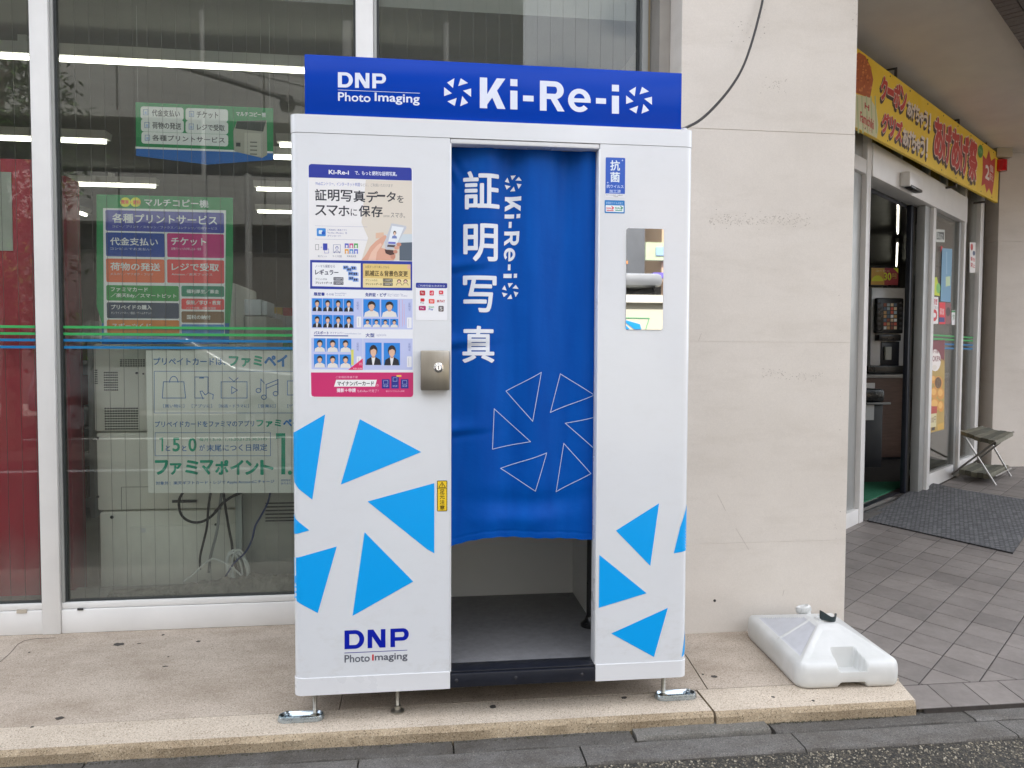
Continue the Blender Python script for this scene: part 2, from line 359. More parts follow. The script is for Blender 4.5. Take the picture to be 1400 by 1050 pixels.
class Print:
    """ink on a plane. uv = plane coordinates, lay = outward offset; px() reads a photo pixel on the plane."""
    def __init__(s, uv2w, px2uv, step=.00008, start=.0003, k=1.0, rough=.4):
        s.uv2w, s.px2uv, s.step, s.lay, s.k, s.rough = uv2w, px2uv, step, start, k, rough
        s.V = []; s.F = []; s.MI = []; s.mats = []; s.o = (0, 0, 1); s.st = start; s.lv = []
    def group(s, uvs, pad=0.):
        """one ink layer above whatever it overlaps"""
        u0 = min(p[0] for p in uvs) - pad; u1 = max(p[0] for p in uvs) + pad; v0 = min(p[1] for p in uvs) - pad; v1 = max(p[1] for p in uvs) + pad
        l = 0
        for (a, b, c, d, k) in s.lv:
            if k >= l and a < u1 and b > u0 and c < v1 and d > v0: l = k + 1
        s.lv.append((u0, u1, v0, v1, l)); s.lay = s.st + s.step * l
    def src(s, ox, oy, sc): s.o = (ox, oy, sc); return s
    def q(s, x, y): return s.px2uv(s.o[0] + x / s.o[2], s.o[1] + y / s.o[2])
    def col(s, c):
        m = pm(C(*c, s.k) if len(c) == 3 else c, s.rough)
        if m not in s.mats: s.mats.append(m)
        return s.mats.index(m)
    def raw(s, uvs, fs, c, bumpl=True):
        b = len(s.V); k = s.col(c)
        if bumpl: s.group(uvs)
        for (u, v) in uvs: s.V.append((u, v, s.lay))
        for f in fs: s.F.append([i + b for i in f]); s.MI.append(k)
    def poly(s, pts, c): p = [s.q(*a) for a in pts]; s.raw(p, [list(range(len(p)))], c)
    def box4(s, x0, y0, x1, y1):
        """axis aligned uv box from the pixel box (centre lines)"""
        xm, ym = (x0 + x1) / 2, (y0 + y1) / 2
        return s.q(x0, ym)[0], s.q(x1, ym)[0], s.q(xm, y1)[1], s.q(xm, y0)[1]
    def rect(s, x0, y0, x1, y1, c, r=0):
        u0, u1, v0, v1 = s.box4(x0, y0, x1, y1); s.urect(u0, u1, v0, v1, c, r / s.o[2] * (u1 - u0) / max(1e-6, (x1 - x0) / s.o[2]))
    def urect(s, u0, u1, v0, v1, c, r=0):
        s.raw(rrect(u0, u1, v0, v1, r), [list(range(len(rrect(u0, u1, v0, v1, r))))], c)
    def frame(s, x0, y0, x1, y1, w, c):
        s.line([(x0, y0), (x1, y0), (x1, y1), (x0, y1)], w, c, True)
    def line(s, pts, w, c, closed=False):
        P = [Vector(s.q(*p)) for p in pts]
        a, b_ = s.q(pts[0][0], pts[0][1]), s.q(pts[0][0] + 100, pts[0][1]); W = w * abs(b_[0] - a[0]) / 100
        n = len(P); 
        for i in range(n if closed else n - 1):
            a, b_ = P[i], P[(i + 1) % n]; d = (b_ - a)
            if d.length < 1e-7: continue
            d.normalize(); nn = Vector((-d.y, d.x)) * W / 2; e = d * W / 2
            s.raw([a - e + nn, a - e - nn, b_ + e - nn, b_ + e + nn], [[0, 1, 2, 3]], c)
    def ell(s, cx, cy, rx, ry, c, n=16, a0=0, a1=2 * pi):
        k = n if abs(a1 - a0 - 2 * pi) < 1e-6 else n + 1
        s.poly([(cx + rx * cos(a0 + (a1 - a0) * i / n), cy + ry * sin(a0 + (a1 - a0) * i / n)) for i in range(k)], c)
    def arc(s, cx, cy, rx, ry, w, c, a0, a1, n=12):
        s.line([(cx + rx * cos(a0 + (a1 - a0) * i / n), cy + ry * sin(a0 + (a1 - a0) * i / n)) for i in range(n + 1)], w, c)
    def text(s, body, x0, y0, x1, y1, c, bold=0., slant=True):
        vs, fs, ar = text_geo(body)
        xm, ym = (x0 + x1) / 2, (y0 + y1) / 2
        pl, pr = s.q(x0, ym), s.q(x1, ym); v0, v1 = s.q(xm, y1)[1], s.q(xm, y0)[1]
        u0, u1 = pl[0], pr[0]; h = v1 - v0
        offs = [(0, 0)]
        if bold:
            b = bold * h; offs = [(b, 0), (-b, 0), (0, b), (0, -b), (.7 * b, .7 * b), (-.7 * b, .7 * b), (.7 * b, -.7 * b), (-.7 * b, -.7 * b)]
            u0 += b; u1 -= b; v0 += b; v1 -= b
        s.group([(u0, v0), (u1, v1)], abs(offs[0][0]))
        for (a, b_) in offs:
            s.raw([(u0 + (u1 - u0) * x + a, v0 + (v1 - v0) * y + b_) for x, y in vs], fs, c, False); s.lay += s.step / 10
    def glyphs(s, seq, mapf, c):
        """custom heavy sans glyphs; seq of (letter, x, width, height); mapf((x,y)) -> source pixel, y up from baseline"""
        for (ch, x, w, h) in seq:
            s.group([s.q(*mapf(x + a, b)) for a in (0, w) for b in (0, h)])
            for poly in GLY[ch](w, h):
                p = [s.q(*mapf(x + a, b)) for a, b in poly]
                if isinstance(poly, Ring):
                    n = len(p) // 2
                    s.raw(p, [[i, i + 1, n + i + 1, n + i] for i in range(n - 1)], c, False)
                else: s.raw(p, [list(range(len(p)))], c, False)
                s.lay += s.step / 10
    def build(s, name, parent, sub=0, disp=None):
        bm = bmesh.new(); vv = [bm.verts.new(v) for v in s.V]
        for f, k in zip(s.F, s.MI):
            try: bf = bm.faces.new([vv[i] for i in f]); bf.material_index = k
            except ValueError: pass
        bmesh.ops.triangulate(bm, faces=[f for f in bm.faces if len(f.verts) > 4])
        if sub:
            for _ in range(5):
                es = [e for e in bm.edges if e.calc_length() > sub]
                if not es: break
                bmesh.ops.subdivide_edges(bm, edges=es, cuts=1); bmesh.ops.triangulate(bm, faces=bm.faces)
        for v in bm.verts: v.co = disp(*v.co) if disp else s.uv2w(*v.co)
        mb = MB(); mb.mats = list(s.mats)
        bm.verts.index_update()
        mb.v = [v.co.copy() for v in bm.verts]; mb.f = [[v.index for v in f.verts] for f in bm.faces]; mb.mi = [f.material_index for f in bm.faces]
        bm.free()
        base = Vector(parent['_b']) if parent is not None else Vector((0, 0, 0))
        me = bpy.data.meshes.new(name); me.from_pydata([tuple(v - base) for v in mb.v], [], mb.f)
        for m in mb.mats: me.materials.append(m)
        me.polygons.foreach_set('material_index', mb.mi)
        o = bpy.data.objects.new(name, me); COL.objects.link(o)
        if parent is not None: o.parent = parent
        return o
def rrect(u0, u1, v0, v1, r=0, n=4):
    if r <= 0: return [(u0, v0), (u1, v0), (u1, v1), (u0, v1)]
    out = []
    for cx, cy, a in ((u1 - r, v0 + r, -pi / 2), (u1 - r, v1 - r, 0), (u0 + r, v1 - r, pi / 2), (u0 + r, v0 + r, pi)):
        for i in range(n + 1): out.append((cx + r * cos(a + i * pi / 2 / n), cy + r * sin(a + i * pi / 2 / n)))
    return out
def clip_poly(poly, inside, inter):
    out = []
    for i in range(len(poly)):
        a, b = poly[i - 1], poly[i]; ia, ib = inside(a), inside(b)
        if ia != ib: out.append(inter(a, b))
        if ib: out.append(b)
    return out
def clipx(poly, x, keep_right=True):
    ins = (lambda p: p[0] >= x) if keep_right else (lambda p: p[0] <= x)
    return clip_poly(poly, ins, lambda a, b: (x, a[1] + (b[1] - a[1]) * (x - a[0]) / (b[0] - a[0])))

class Ring(list): pass
def ring(cx, cy, rx, ry, tx, ty, a0, a1, n=14):
    o = [(cx + rx * cos(a0 + (a1 - a0) * i / n), cy + ry * sin(a0 + (a1 - a0) * i / n)) for i in range(n + 1)]
    q = [(cx + (rx - tx) * cos(a0 + (a1 - a0) * i / n), cy + (ry - ty) * sin(a0 + (a1 - a0) * i / n)) for i in range(n + 1)]
    return Ring(o + q)
def R4(x0, y0, x1, y1): return [(x0, y0), (x1, y0), (x1, y1), (x0, y1)]
def g_bowl(w, h, y0, y1, t):
    r = (y1 - y0) / 2
    return [R4(t * .9, y1 - t * .8, w - r * .98, y1), R4(t * .9, y0, w - r * .98, y0 + t * .8), ring(w - r, (y0 + y1) / 2, r, r, t, t * .8, -pi / 2, pi / 2)]
def g_R(w, h):
    t = .235 * h * .95
    return [R4(0, 0, t, h)] + g_bowl(w * .97, h, .40 * h, h, t) + [[(w * .40, h * .45), (w * .66, h * .47), (w, 0), (w * .72, 0)]]
def g_P(w, h):
    t = .25 * h
    return [R4(0, 0, t, h)] + g_bowl(w, h, .33 * h, h, t)
def g_D(w, h):
    t = .26 * h; r = h / 2
    return [R4(0, 0, t, h), R4(t * .9, h - t * .8, w - r * .95, h), R4(t * .9, 0, w - r * .95, t * .8), ring(w - r, h / 2, r, r, t, t * .8, -pi / 2, pi / 2, 18)]
def g_N(w, h):
    t = .25 * h
    return [R4(0, 0, t, h), R4(w - t, 0, w, h), [(0, h), (t * 1.25, h), (w, 0), (w - t * 1.25, 0)]]
def g_K(w, h):
    t = .24 * h
    return [R4(0, 0, t, h), [(t * .9, h * .42), (w * .66, h), (w, h), (t * 1.0, h * .12)], [(w * .36, h * .58), (w * .64, h * .64), (w, 0), (w * .68, 0)]]
def g_i(w, h): return [R4(0, 0, w, h * .62), R4(0, h * .77, w, h)]
def g_e(w, h):
    t = .26 * w; c = w / 2; r = w / 2; ry = h * .5
    return [ring(c, ry, r, ry, t * .95, t * .85, radians(0), radians(318), 22), R4(t * .6, ry - h * .085, w, ry + h * .085)]
def g_h(w, h): return [R4(0, 0, w, h)]
GLY = {'K': g_K, 'i': g_i, '-': g_h, 'R': g_R, 'e': g_e, 'D': g_D, 'N': g_N, 'P': g_P}
# aperture mark, six blades in unit circle (y down)
BLADES = [[(-.24, -1.03), (-.78, -.70), (-.35, -.30)], [(.22, -1.02), (.76, -.67), (.04, -.45)], [(.98, -.27), (.39, -.11), (.98, .35)],
          [(.33, .29), (.76, .79), (.18, 1.03)], [(-.08, .43), (-.76, .68), (-.22, 1.02)], [(-1.0, -.36), (-.43, .09), (-1.0, .29)]]
def kirei(s, mapf, c):
    """'Ki-Re-i' heavy grotesque, cap height 1, advance in the same unit, width about 5.24"""
    s.glyphs([('K', 0, .80, 1), ('i', .96, .22, 1), ('-', 1.36, .33, .18)], mapf, c)
def kirei_all(s, mapf, c):
    def up(dy): return lambda a, b: mapf(a, b + dy)
    s.glyphs([('K', 0, .84, 1), ('i', 1.00, .235, 1)], mapf, c)
    s.glyphs([('-', 1.42, .35, .19)], up(.29), c)
    s.glyphs([('R', 1.98, .82, 1)], mapf, c)
    s.glyphs([('e', 2.92, .76, .80)], mapf, c)
    s.glyphs([('-', 3.86, .34, .19)], up(.32), c)
    s.glyphs([('i', 4.40, .24, 1)], mapf, c)
def yplane(Y, **kw):
    return Print(lambda u, v, w: Vector((u, Y - w, v)), lambda x, y: (lambda p: (p.x, p.z))(at_y(x, y, Y)), **kw)

# ================================================================== GROUND
def struct(mb, name, parent=None, **kw):
    o = mb.build(name, parent, **kw)
    if parent is None: o['kind'] = 'structure'
    return o
WALL_Y, GL_Y, COL_Y = .95, .985, .65
road = MB(); road.box(-150, 150, -150, 60, -.30, -.058, ASPHALT); road = struct(road, 'road', smooth=False)

def wobble(x, a=.003, f=7.): return a * (sin(x * f) + .6 * sin(x * f * 2.3 + 1) + .5 * sin(x * f * 5.1 + 2))
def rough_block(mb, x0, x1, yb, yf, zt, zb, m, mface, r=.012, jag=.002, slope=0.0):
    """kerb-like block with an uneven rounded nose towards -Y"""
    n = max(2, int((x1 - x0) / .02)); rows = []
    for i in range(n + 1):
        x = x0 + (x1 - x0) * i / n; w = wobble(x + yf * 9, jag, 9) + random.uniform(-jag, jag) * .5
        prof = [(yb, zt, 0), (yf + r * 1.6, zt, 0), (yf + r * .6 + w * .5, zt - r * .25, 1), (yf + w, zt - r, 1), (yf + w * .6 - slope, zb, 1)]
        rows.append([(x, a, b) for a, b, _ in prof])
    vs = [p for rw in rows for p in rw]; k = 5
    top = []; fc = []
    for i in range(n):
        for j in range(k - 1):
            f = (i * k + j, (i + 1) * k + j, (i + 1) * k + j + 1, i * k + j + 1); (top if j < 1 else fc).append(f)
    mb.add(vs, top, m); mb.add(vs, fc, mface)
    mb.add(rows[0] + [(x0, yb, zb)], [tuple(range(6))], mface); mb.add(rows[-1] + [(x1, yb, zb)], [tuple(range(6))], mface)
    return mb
terrace = thing('entrance_terrace', None, None, (0, 0, 0), kind='structure')
def slab_piece(poly, z=0.0):
    mb = MB(); mb.prism(poly, -.12, z, SLAB); return mb.build('stone_slab', terrace, smooth=False, loc=(poly[0][0], poly[0][1], 0))
G = .0016
slab_piece([(-4.2, .092), (.133, .099), (.133, .93), (.133, 1.0), (-4.2, 1.0)])
slab_piece([(.133 + G * 2, .100), (1.464, .110), (1.492, .40), (1.50, .66), (1.50, 1.0), (.133 + G * 2, 1.0)])
slab_piece([(1.464 + G * 3, .110), (2.228, .113), (2.262, .40), (2.30, .66), (1.50 + G * 3, .66), (1.492 + G * 3, .40)])
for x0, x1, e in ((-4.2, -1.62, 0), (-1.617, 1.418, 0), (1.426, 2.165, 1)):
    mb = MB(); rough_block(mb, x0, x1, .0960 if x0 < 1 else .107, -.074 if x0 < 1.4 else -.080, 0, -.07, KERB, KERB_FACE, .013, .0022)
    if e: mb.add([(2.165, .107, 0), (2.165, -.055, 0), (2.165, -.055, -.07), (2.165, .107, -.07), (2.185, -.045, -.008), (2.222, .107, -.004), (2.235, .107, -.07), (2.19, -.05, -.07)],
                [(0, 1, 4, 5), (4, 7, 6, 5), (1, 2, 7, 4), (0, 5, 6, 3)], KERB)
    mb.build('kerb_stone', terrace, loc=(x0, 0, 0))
mb = MB(); mb.prism([(2.19, -.06), (2.40, -.06), (2.40, .10), (2.32, .70), (2.30, .70), (2.235, .11)], -.08, -.026, mat('worn_mortar', (.16, .14, .115), .9, var=.25, vs=25, bp=.4, bs=120)); mb.build('mortar_joint', terrace)
# dropped chewing gum and specks on the slab, thin and irregular
GUM = mat('dark_gum', (.05, .045, .04), .7, var=.3, vs=60)
for (px, py, rx, ry) in [(163, 881, .024, .011), (82, 982, .014, .008), (674, 966, .013, .009), (853, 954, .010, .007), (976, 925, .012, .008), (961, 922, .004, .003), (223, 868, .007, .005), (271, 877, .011, .005),
                         (1057, 953 + 0, .006, .004), (226, 911, .010, .003), (121, 863, .005, .003), (230, 898, .004, .003), (40, 892, .004, .003), (1112, 958, .006, .004), (190, 880, .008, .003), (44, 994, .006, .003)]:
    c = at_z(px, py, 0); mb = MB(); n = 12
    poly = [(c.x + rx * cos(2 * pi * i / n) * random.uniform(.65, 1.2), c.y + ry * 1.6 * sin(2 * pi * i / n) * random.uniform(.65, 1.2)) for i in range(n)]
    mb.prism(poly, 0.0, .0011, GUM); mb.build('gum_spot', terrace, loc=c)
# hairline crack at the left
mb = MB(); cr = [(0, 905), (14, 893), (24, 881), (33, 876), (50, 873), (76, 872)]
mb2 = [at_z(x, y, .0006) for x, y in cr]
mb.tube(mb2, .0009, SLOT, 4); mb.build('crack', terrace)

# gutter: two rows of stones between slab and asphalt
gutter = thing('gutter', None, None, (0, -.15, -.05), kind='structure')
def gstone(x0, x1, y1, y0, zt, m, r=.006, jag=.002):
    mb = MB(); rough_block(mb, x0 + .003, x1 - .003, y1, y0, zt, -.09, m, m, r, jag); return mb.build('gutter_stone', gutter, loc=(x0, y0, 0))
for x0, x1 in ((-4, -1.7), (-1.7, -.62), (-.62, .52), (.52, 1.12)): gstone(x0, x1, -.05, -.147, -.043, GUTTER)
gstone(1.125, 1.60, -.05, -.134, -.036, stone_mat('pale_gutter_stone', (.15, .142, .128), (.07, .07, .06), (.24, .23, .2), .4, .85, 4), .010, .004)
gstone(1.61, 2.35, -.05, -.139, -.045, GUTTER); gstone(2.35, 3.6, -.075, -.139, -.043, GUTTER2); gstone(3.6, 6.6, -.075, -.139, -.043, GUTTER)
for x0, x1 in ((-4, -2.1), (-2.1, -.95), (-.95, .22), (.22, .93), (.93, 1.66), (1.66, 2.42), (2.42, 3.2), (3.2, 4.0), (4.0, 6.6)): gstone(x0, x1, -.149, -.252, -.046 - random.uniform(0, .002), GUTTER2, .007, .002)
# moss and grit in the kerb foot and loose gravel on the asphalt: nobody could count it
def grit(name, n, fx, sz, m, lab):
    mb = MB()
    for _ in range(n):
        c = fx(); s = random.uniform(*sz); a = random.random() * 6; R_ = Matrix.Rotation(a, 3, (random.random(), random.random(), .3))
        vs = [c + R_ @ Vector(v) * s for v in ((1, 0, 0), (-.6, .8, 0), (-.5, -.9, .1), (0, 0, .8), (0, .1, -.7))]
        mb.add(vs, [(0, 1, 3), (1, 2, 3), (2, 0, 3), (1, 0, 4), (2, 1, 4), (0, 2, 4)], m)
    o = mb.build(name, smooth=False); tag(o, kind='stuff'); o['label'] = lab; return o
grit('gravel', 1500, lambda: Vector((random.uniform(-.2, 3.2), -.255 - abs(random.gauss(0, .1)), -.057)), (.002, .0055), mat('pale_chippings', (.30, .27, .21), .7, var=.5, vs=40), 'pale stone chippings bedded in the dark asphalt')
grit('moss', 1700, lambda: (lambda x: Vector((x, -.083 + random.uniform(-.008, .004), -.041 - random.uniform(0, .004))))(random.uniform(-1.2, 2.1)), (.001, .003), mat('dark_moss', (.05, .05, .03), .95, var=.4, vs=50), 'dark moss and grit along the foot of the kerb')

# tiled floor in front of the shop entrance: gently rising plane
TS = .018
def fz(x, y): return -.022 + TS * (y - .1)
def F3(x, y, h=0): return Vector((x, y, fz(x, y) + h))
floor = MB(); floor.add([F3(2.2, -.075, -.0025), F3(14, -.075, -.0025), F3(14, 9, -.0025), F3(1.9, 9, -.0025), F3(2.2, -.075, -.05), F3(14, -.075, -.05)], [(0, 1, 2, 3), (0, 4, 5, 1)], GROUT)
tiled_floor = struct(floor, 'tiled_floor', smooth=False)
A = radians(40.4); B_ = radians(-60.0)
dA = Vector((cos(A), sin(A))); dB = Vector((cos(B_), sin(B_)))
ORG = Vector((2.314, .114)); SA = .1735; SB = .168
def cam_px(p):
    d = p - Vector(CP); z = d.dot(FW); return (700 + FPX * d.dot(RT) / z, 525 - FPX * d.dot(UP) / z, z) if z > 0.05 else (9e9, 9e9, -1)
cells = []
for i in range(-22, 40):
    for j in range(-26, 22):
        a0, a1, b0, b1 = i * SA + .0034, (i + 1) * SA - .0034, j * SB + .0027, (j + 1) * SB - .0027
        P = [ORG + dA * a + dB * b for a, b in ((a0, b0), (a0, b1), (a1, b1), (a1, b0))]
        if max(p.y for p in P) < .108 or max(p.x for p in P) < 2.2: continue
        full = min(p.y for p in P) > .104
        poly = [(p.x, p.y) for p in P]
        if not full: poly = clip_poly(poly, lambda p: p[1] >= .104, lambda a, b: (a[0] + (b[0] - a[0]) * (.104 - a[1]) / (b[1] - a[1]), .104))
        if len(poly) < 3: continue
        cx = sum(p[0] for p in poly) / len(poly); cyy = sum(p[1] for p in poly) / len(poly)
        # beyond the entrance line there is shop floor instead
        if (cx - 3.66) * .636 - (cyy - 2.66) * .772 < -.02 or cyy > 4.8 or cx > 9: continue
        x, y, z = cam_px(F3(cx, cyy)); inv = 1145 < x < 1420 and 600 < y < 1000
        # the column and the water base stand on the left edge
        cells.append((not inv, z, full, poly, cx, cyy, i, j))
cells.sort(key=lambda c: (c[0], c[1]))
shared = None; rest = MB(); cnt = 0
def tile_mesh(mb, poly, cx, cy_, h=.0, rad=.0014):
    n = len(poly); ins = []
    for p in poly:
        d = Vector((cx - p[0], cy_ - p[1])); d.normalize(); ins.append((p[0] + d.x * rad, p[1] + d.y * rad))
    vs = [F3(*p, -.004) for p in poly] + [F3(*p, h - .001) for p in poly] + [F3(*p, h) for p in ins]
    fs = [(i, (i + 1) % n, n + (i + 1) % n, n + i) for i in range(n)] + [(n + i, n + (i + 1) % n, 2 * n + (i + 1) % n, 2 * n + i) for i in range(n)] + [tuple(range(2 * n, 3 * n))]
    mb.add(vs, fs, TILE)
def rel_tile(cx, cy_, o):  # same mesh, moved
    return o
for (out, z, full, poly, cx, cyy, i, j) in cells:
    if out or cnt >= 270:
        tile_mesh(rest, poly, cx, cyy); continue
    cnt += 1
    if full and shared is not None:
        o = shared.copy(); COL.objects.link(o); o.location = F3(cx, cyy, random.uniform(-.0006, .0008))
        o.rotation_euler = (random.gauss(0, .0018), random.gauss(0, .0018), random.gauss(0, .003)); o['_b'] = (0, 0, 0)
    else:
        mb = MB(); tile_mesh(mb, poly, cx, cyy); o = mb.build('floor_tile', tiled_floor, smooth=False, loc=F3(cx, cyy))
        if full: shared = o
if rest.v: tag(rest.build('floor_tile_field', tiled_floor, smooth=False), kind='stuff')
for k in range(0, 26):   # border course along the kerb
    x0 = 2.162 + k * .147; poly = [(x0 + .002, -.072), (x0 + .145, -.072), (x0 + .145 + .026, .098), (x0 + .002 + .026, .098)]
    mb = MB(); tile_mesh(mb, poly, x0 + .085, .013); mb.build('border_tile', tiled_floor, smooth=False, loc=F3(x0 + .085, .013))

# ================================================================== THE SHOP BUILDING
building = thing('shop_building', 'grey rendered shop building with deep soffit over the entrance', 'building', (0, 5, 0))
mb = MB()
# soffit / upper storey: outline runs along the street then chamfers over the entrance
edge = [(-14, .64), (2.30, .64), (2.31, .42), (1.38 + 9 * cos(A - .016), -.35 + 9 * sin(A - .016))]
mb.prism([edge[0], edge[1], edge[2], edge[3], (16, 8), (16, 16), (-14, 16)], 3.31, 3.55, SOFFIT); mb.build('soffit', building, smooth=False)
mb = MB(); mb.prism([(-14, .66), (2.6, .66), (8.5, 5.6), (16, 8), (16, 16), (-14, 16)], 3.56, 8.6, SOFFIT); mb.build('unseen_upper_storey', building, smooth=False)  # out of view, built tall to keep the sun off the booth
# brown tiled fascia beam outside the soffit edge over the entrance, built of tile courses
d_ = Vector((cos(A - .016), sin(A - .016), 0)); n_ = Vector((d_.y, -d_.x, 0)); e0 = Vector((1.38, -.35, 0))
fb = MB(); fb.T = lambda v: e0 + d_ * v.x + n_ * v.y + Vector((0, 0, v.z))
fb.box(1.25, 9, .012, 1.3, 3.24, 4.2, mat('dark_mortar', (.05, .04, .035), .9)); beam = fb.build('fascia_beam', building, smooth=False)
tmb = MB(); tmb.T = fb.T
for i in range(0, 46):
    for j in range(0, 9):
        x = 1.8 + i * .068; y = .012 + j * .112 + (0.0 if i % 2 else 0)
        tmb.box(x, x + .062, y, y + .106, 3.232 - random.uniform(0, .002), 3.24, BROWN_TILE)
tag(tmb.build('soffit_tile_field', beam, smooth=False), kind='stuff')
# solid walls: left of the window, interior shell
mb = MB()
WALLIN = mat('interior_wall', (.34, .33, .30), .7, var=.05); 
mb.box(-7.2, -7.0, .9, 10, -.1, 3.3, WALLIN); mb.box(-7.2, 12, 10, 10.2, -.1, 3.3, WALLIN); mb.box(12, 12.2, 4.7, 10.2, -.1, 3.3, WALLIN)
mb.build('inner_wall', building, smooth=False)
mb = MB(); mb.prism([(-7, 1.02), (1.6, 1.02), (2.4, 1.72), (6.3, 4.92), (12, 4.92), (12, 10), (-7, 10)], 2.80, 2.9, mat('ceiling_board', (.30, .30, .28), .8, var=.06, vs=3)); mb.build('ceiling', building, smooth=False)
mb = MB(); mb.prism([(-7, .98), (1.6, .98), (2.3, 1.55), (3.66, 2.70), (6.3, 4.88), (12, 4.88), (12, 10), (-7, 10)], -.08, .034, mat('shop_floor', (.28, .27, .25), .35, var=.08, vs=3)); mb.build('shop_floor', building, smooth=False)

# column with cast joints
xl = 1.525; xr = 2.322
column = thing('concrete_column', 'broad cream painted concrete column between shop window and entrance', 'column', (1.92, .9, 0))
zs = [-.08, .399, 1.288, 2.203, 3.30]
for a, b in zip(zs, zs[1:]):
    mb = MB(); ga = .0009 if a > 2 else .0003; gb = .0009 if b > 2 and b < 3 else .0003; mb.bbox(xl, xr, COL_Y, 1.62, a + ga, b - gb, COLUMN, .0012 if a > 1.5 else .0005, 1); mb.build('cast_panel', column, loc=(1.92, COL_Y, (a + b) / 2))
mb = MB(); mb.box(xl + .004, xr - .004, COL_Y + .0022, 1.6, -.08, 3.3, mat('joint_filler', (.55, .5, .45), .9)); mb.build('core', column, smooth=False)
# scratches and bolt plug
mb = MB()
for a, b in (((981, 676), (992, 698)), ((1006, 722), (1024, 752)), ((955, 466), (959, 456)), ((1072, 806), (1070, 815))):
    p, q_ = at_y(*a, COL_Y - .0003), at_y(*b, COL_Y - .0003); mb.tube([p, q_], .0007, mat('scratch', (.36, .31, .29), .8, var=0), 4)
mb.build('scratch', column)
mb = MB(); p = at_y(977, 821, COL_Y); mb.lathe([(.006, 0), (.006, -.002), (.001, -.003)], p, SLOT, 10, axis='y'); mb.build('plug', column)
rnd = random.Random(12); PIT = mat('exposed_pitting', (.40, .36, .32), .9, var=.3, vs=60); mb = MB()
for (x0, y0, x1, y1, n) in ((970, 294, 1108, 309, 300), (1042, 506, 1125, 520, 90), (1166, 0, 1176, 70, 10), (1140, 300, 1150, 840, 26), (1000, 20, 1060, 60, 26), (1040, 108, 1075, 125, 40)):
    for _ in range(n):
        p = at_y(rnd.uniform(x0, x1), rnd.gauss((y0 + y1) / 2, (y1 - y0) / 3.2), COL_Y)
        if p.x > xr - .004: p.x = xr - .004
        a_ = rnd.uniform(.0008, .0032); m3 = rnd.randint(4, 6); mb.prism([(p.x + a_ * cos(2 * pi * i / m3) * rnd.uniform(.6, 1.3), p.z + a_ * .8 * sin(2 * pi * i / m3) * rnd.uniform(.6, 1.3)) for i in range(m3)], COL_Y - .0004, COL_Y + .001, PIT, axis='y')
tag(mb.build('pitting', column, smooth=False), kind='stuff')
# street side reveal of the column next to the glass
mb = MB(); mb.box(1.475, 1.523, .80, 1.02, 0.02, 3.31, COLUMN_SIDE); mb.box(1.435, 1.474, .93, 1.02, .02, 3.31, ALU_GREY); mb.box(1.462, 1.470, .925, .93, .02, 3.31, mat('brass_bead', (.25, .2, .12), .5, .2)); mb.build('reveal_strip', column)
# right hand wall past the entrance
rw = thing('side_wall', 'pale cream wall beyond the entrance at the right edge', 'wall', (8, 4.7, 0)); PALE = COLUMN
mb = MB(); mb.box(6.345, 14, 4.68, 4.98, -.1, 2.4, PALE); mb.build('wall_face', rw, smooth=False)
mb = MB(); mb.box(6.345, 14, 4.683, 4.98, 2.403, 3.31, PALE); mb.build('wall_face', rw, smooth=False)

# ---------------------------------------------------------------- shop window front (left)
WIRE = mat('steel_wire', (.16, .16, .15), .5, var=0)
win = thing('shop_window', 'large white framed shop window with green and blue stripes behind the booth', 'window', (0, WALL_Y, 0))
def frame_bar(x0, x1, z0, z1, y0=WALL_Y, y1=1.02, m=ALU_WHITE, name='frame', r=.004):
    mb = MB(); mb.bbox(x0, x1, y0, y1, z0, z1, m, r); return mb.build(name, win, loc=((x0 + x1) / 2, y0, z0))
zt = 3.305
frame_bar(-1.220, -1.144, .0, zt, name='mullion'); frame_bar(.134, .211, .0, zt, name='mullion'); frame_bar(-2.60, -2.52, 0, zt, name='mullion')
for x0, x1 in ((-2.519, -1.221), (-1.143, .133), (.212, 1.434)):
    frame_bar(x0, x1, .0, .105, WALL_Y + .006, 1.02, name='sill'); frame_bar(x0, x1, .107, .134, WALL_Y + .012, 1.015, name='sill', r=.003)
    # dark seal and glazing bead round the pane
    mb = MB(); mb.box(x0, x0 + .013, GL_Y - .02, GL_Y + .02, .136, zt, ALU_GREY); mb.box(x0 + .0135, x0 + .022, GL_Y - .012, GL_Y + .012, .136, zt, GASKET)
    mb.box(x0 + .0225, x1, GL_Y - .01, GL_Y + .01, .1345, .142, GASKET); mb.box(x1 - .01, x1, GL_Y - .012, GL_Y + .012, .143, zt, GASKET); mb.build('glazing_seal', win, smooth=False)
    p = MB(); p.box(x0 + .018, x1 - .004, GL_Y - .003, GL_Y + .003, .141, zt - .01, GLASS); p.build('pane', win, smooth=False, loc=(x0, GL_Y, .14))
    w = MB(); x = x0 + .03
    while x < x1 - .01:
        w.box(x - .0004, x + .0004, GL_Y - .0009, GL_Y + .0009, .142, zt - .02, WIRE); x += .0594
    tag(w.build('embedded_wire', win, smooth=False), kind='stuff')
    for py, c in ((448.3, 'g'), (457.5, 'g'), (466.0, 'b'), (475.4, 'b')):
        z = at_y(240, py, GL_Y).z; m_ = mat('green_film', (.04, .36, .10), .4, var=.03) if c == 'g' else mat('blue_film', (.003, .17, .40), .4, var=.03)
        s_ = MB(); s_.box(x0 + .0225, x1 - .011, GL_Y - .0042, GL_Y - .0032, z - .0058, z + .0058, m_); s_.build('stripe', win, smooth=False, loc=(x0, GL_Y, z))
mb = MB(); mb.bbox(-1.19 + .015, -1.155 - .005, WALL_Y - .001, WALL_Y + .004, .06, .07, SLOT, .001)
mb = MB()
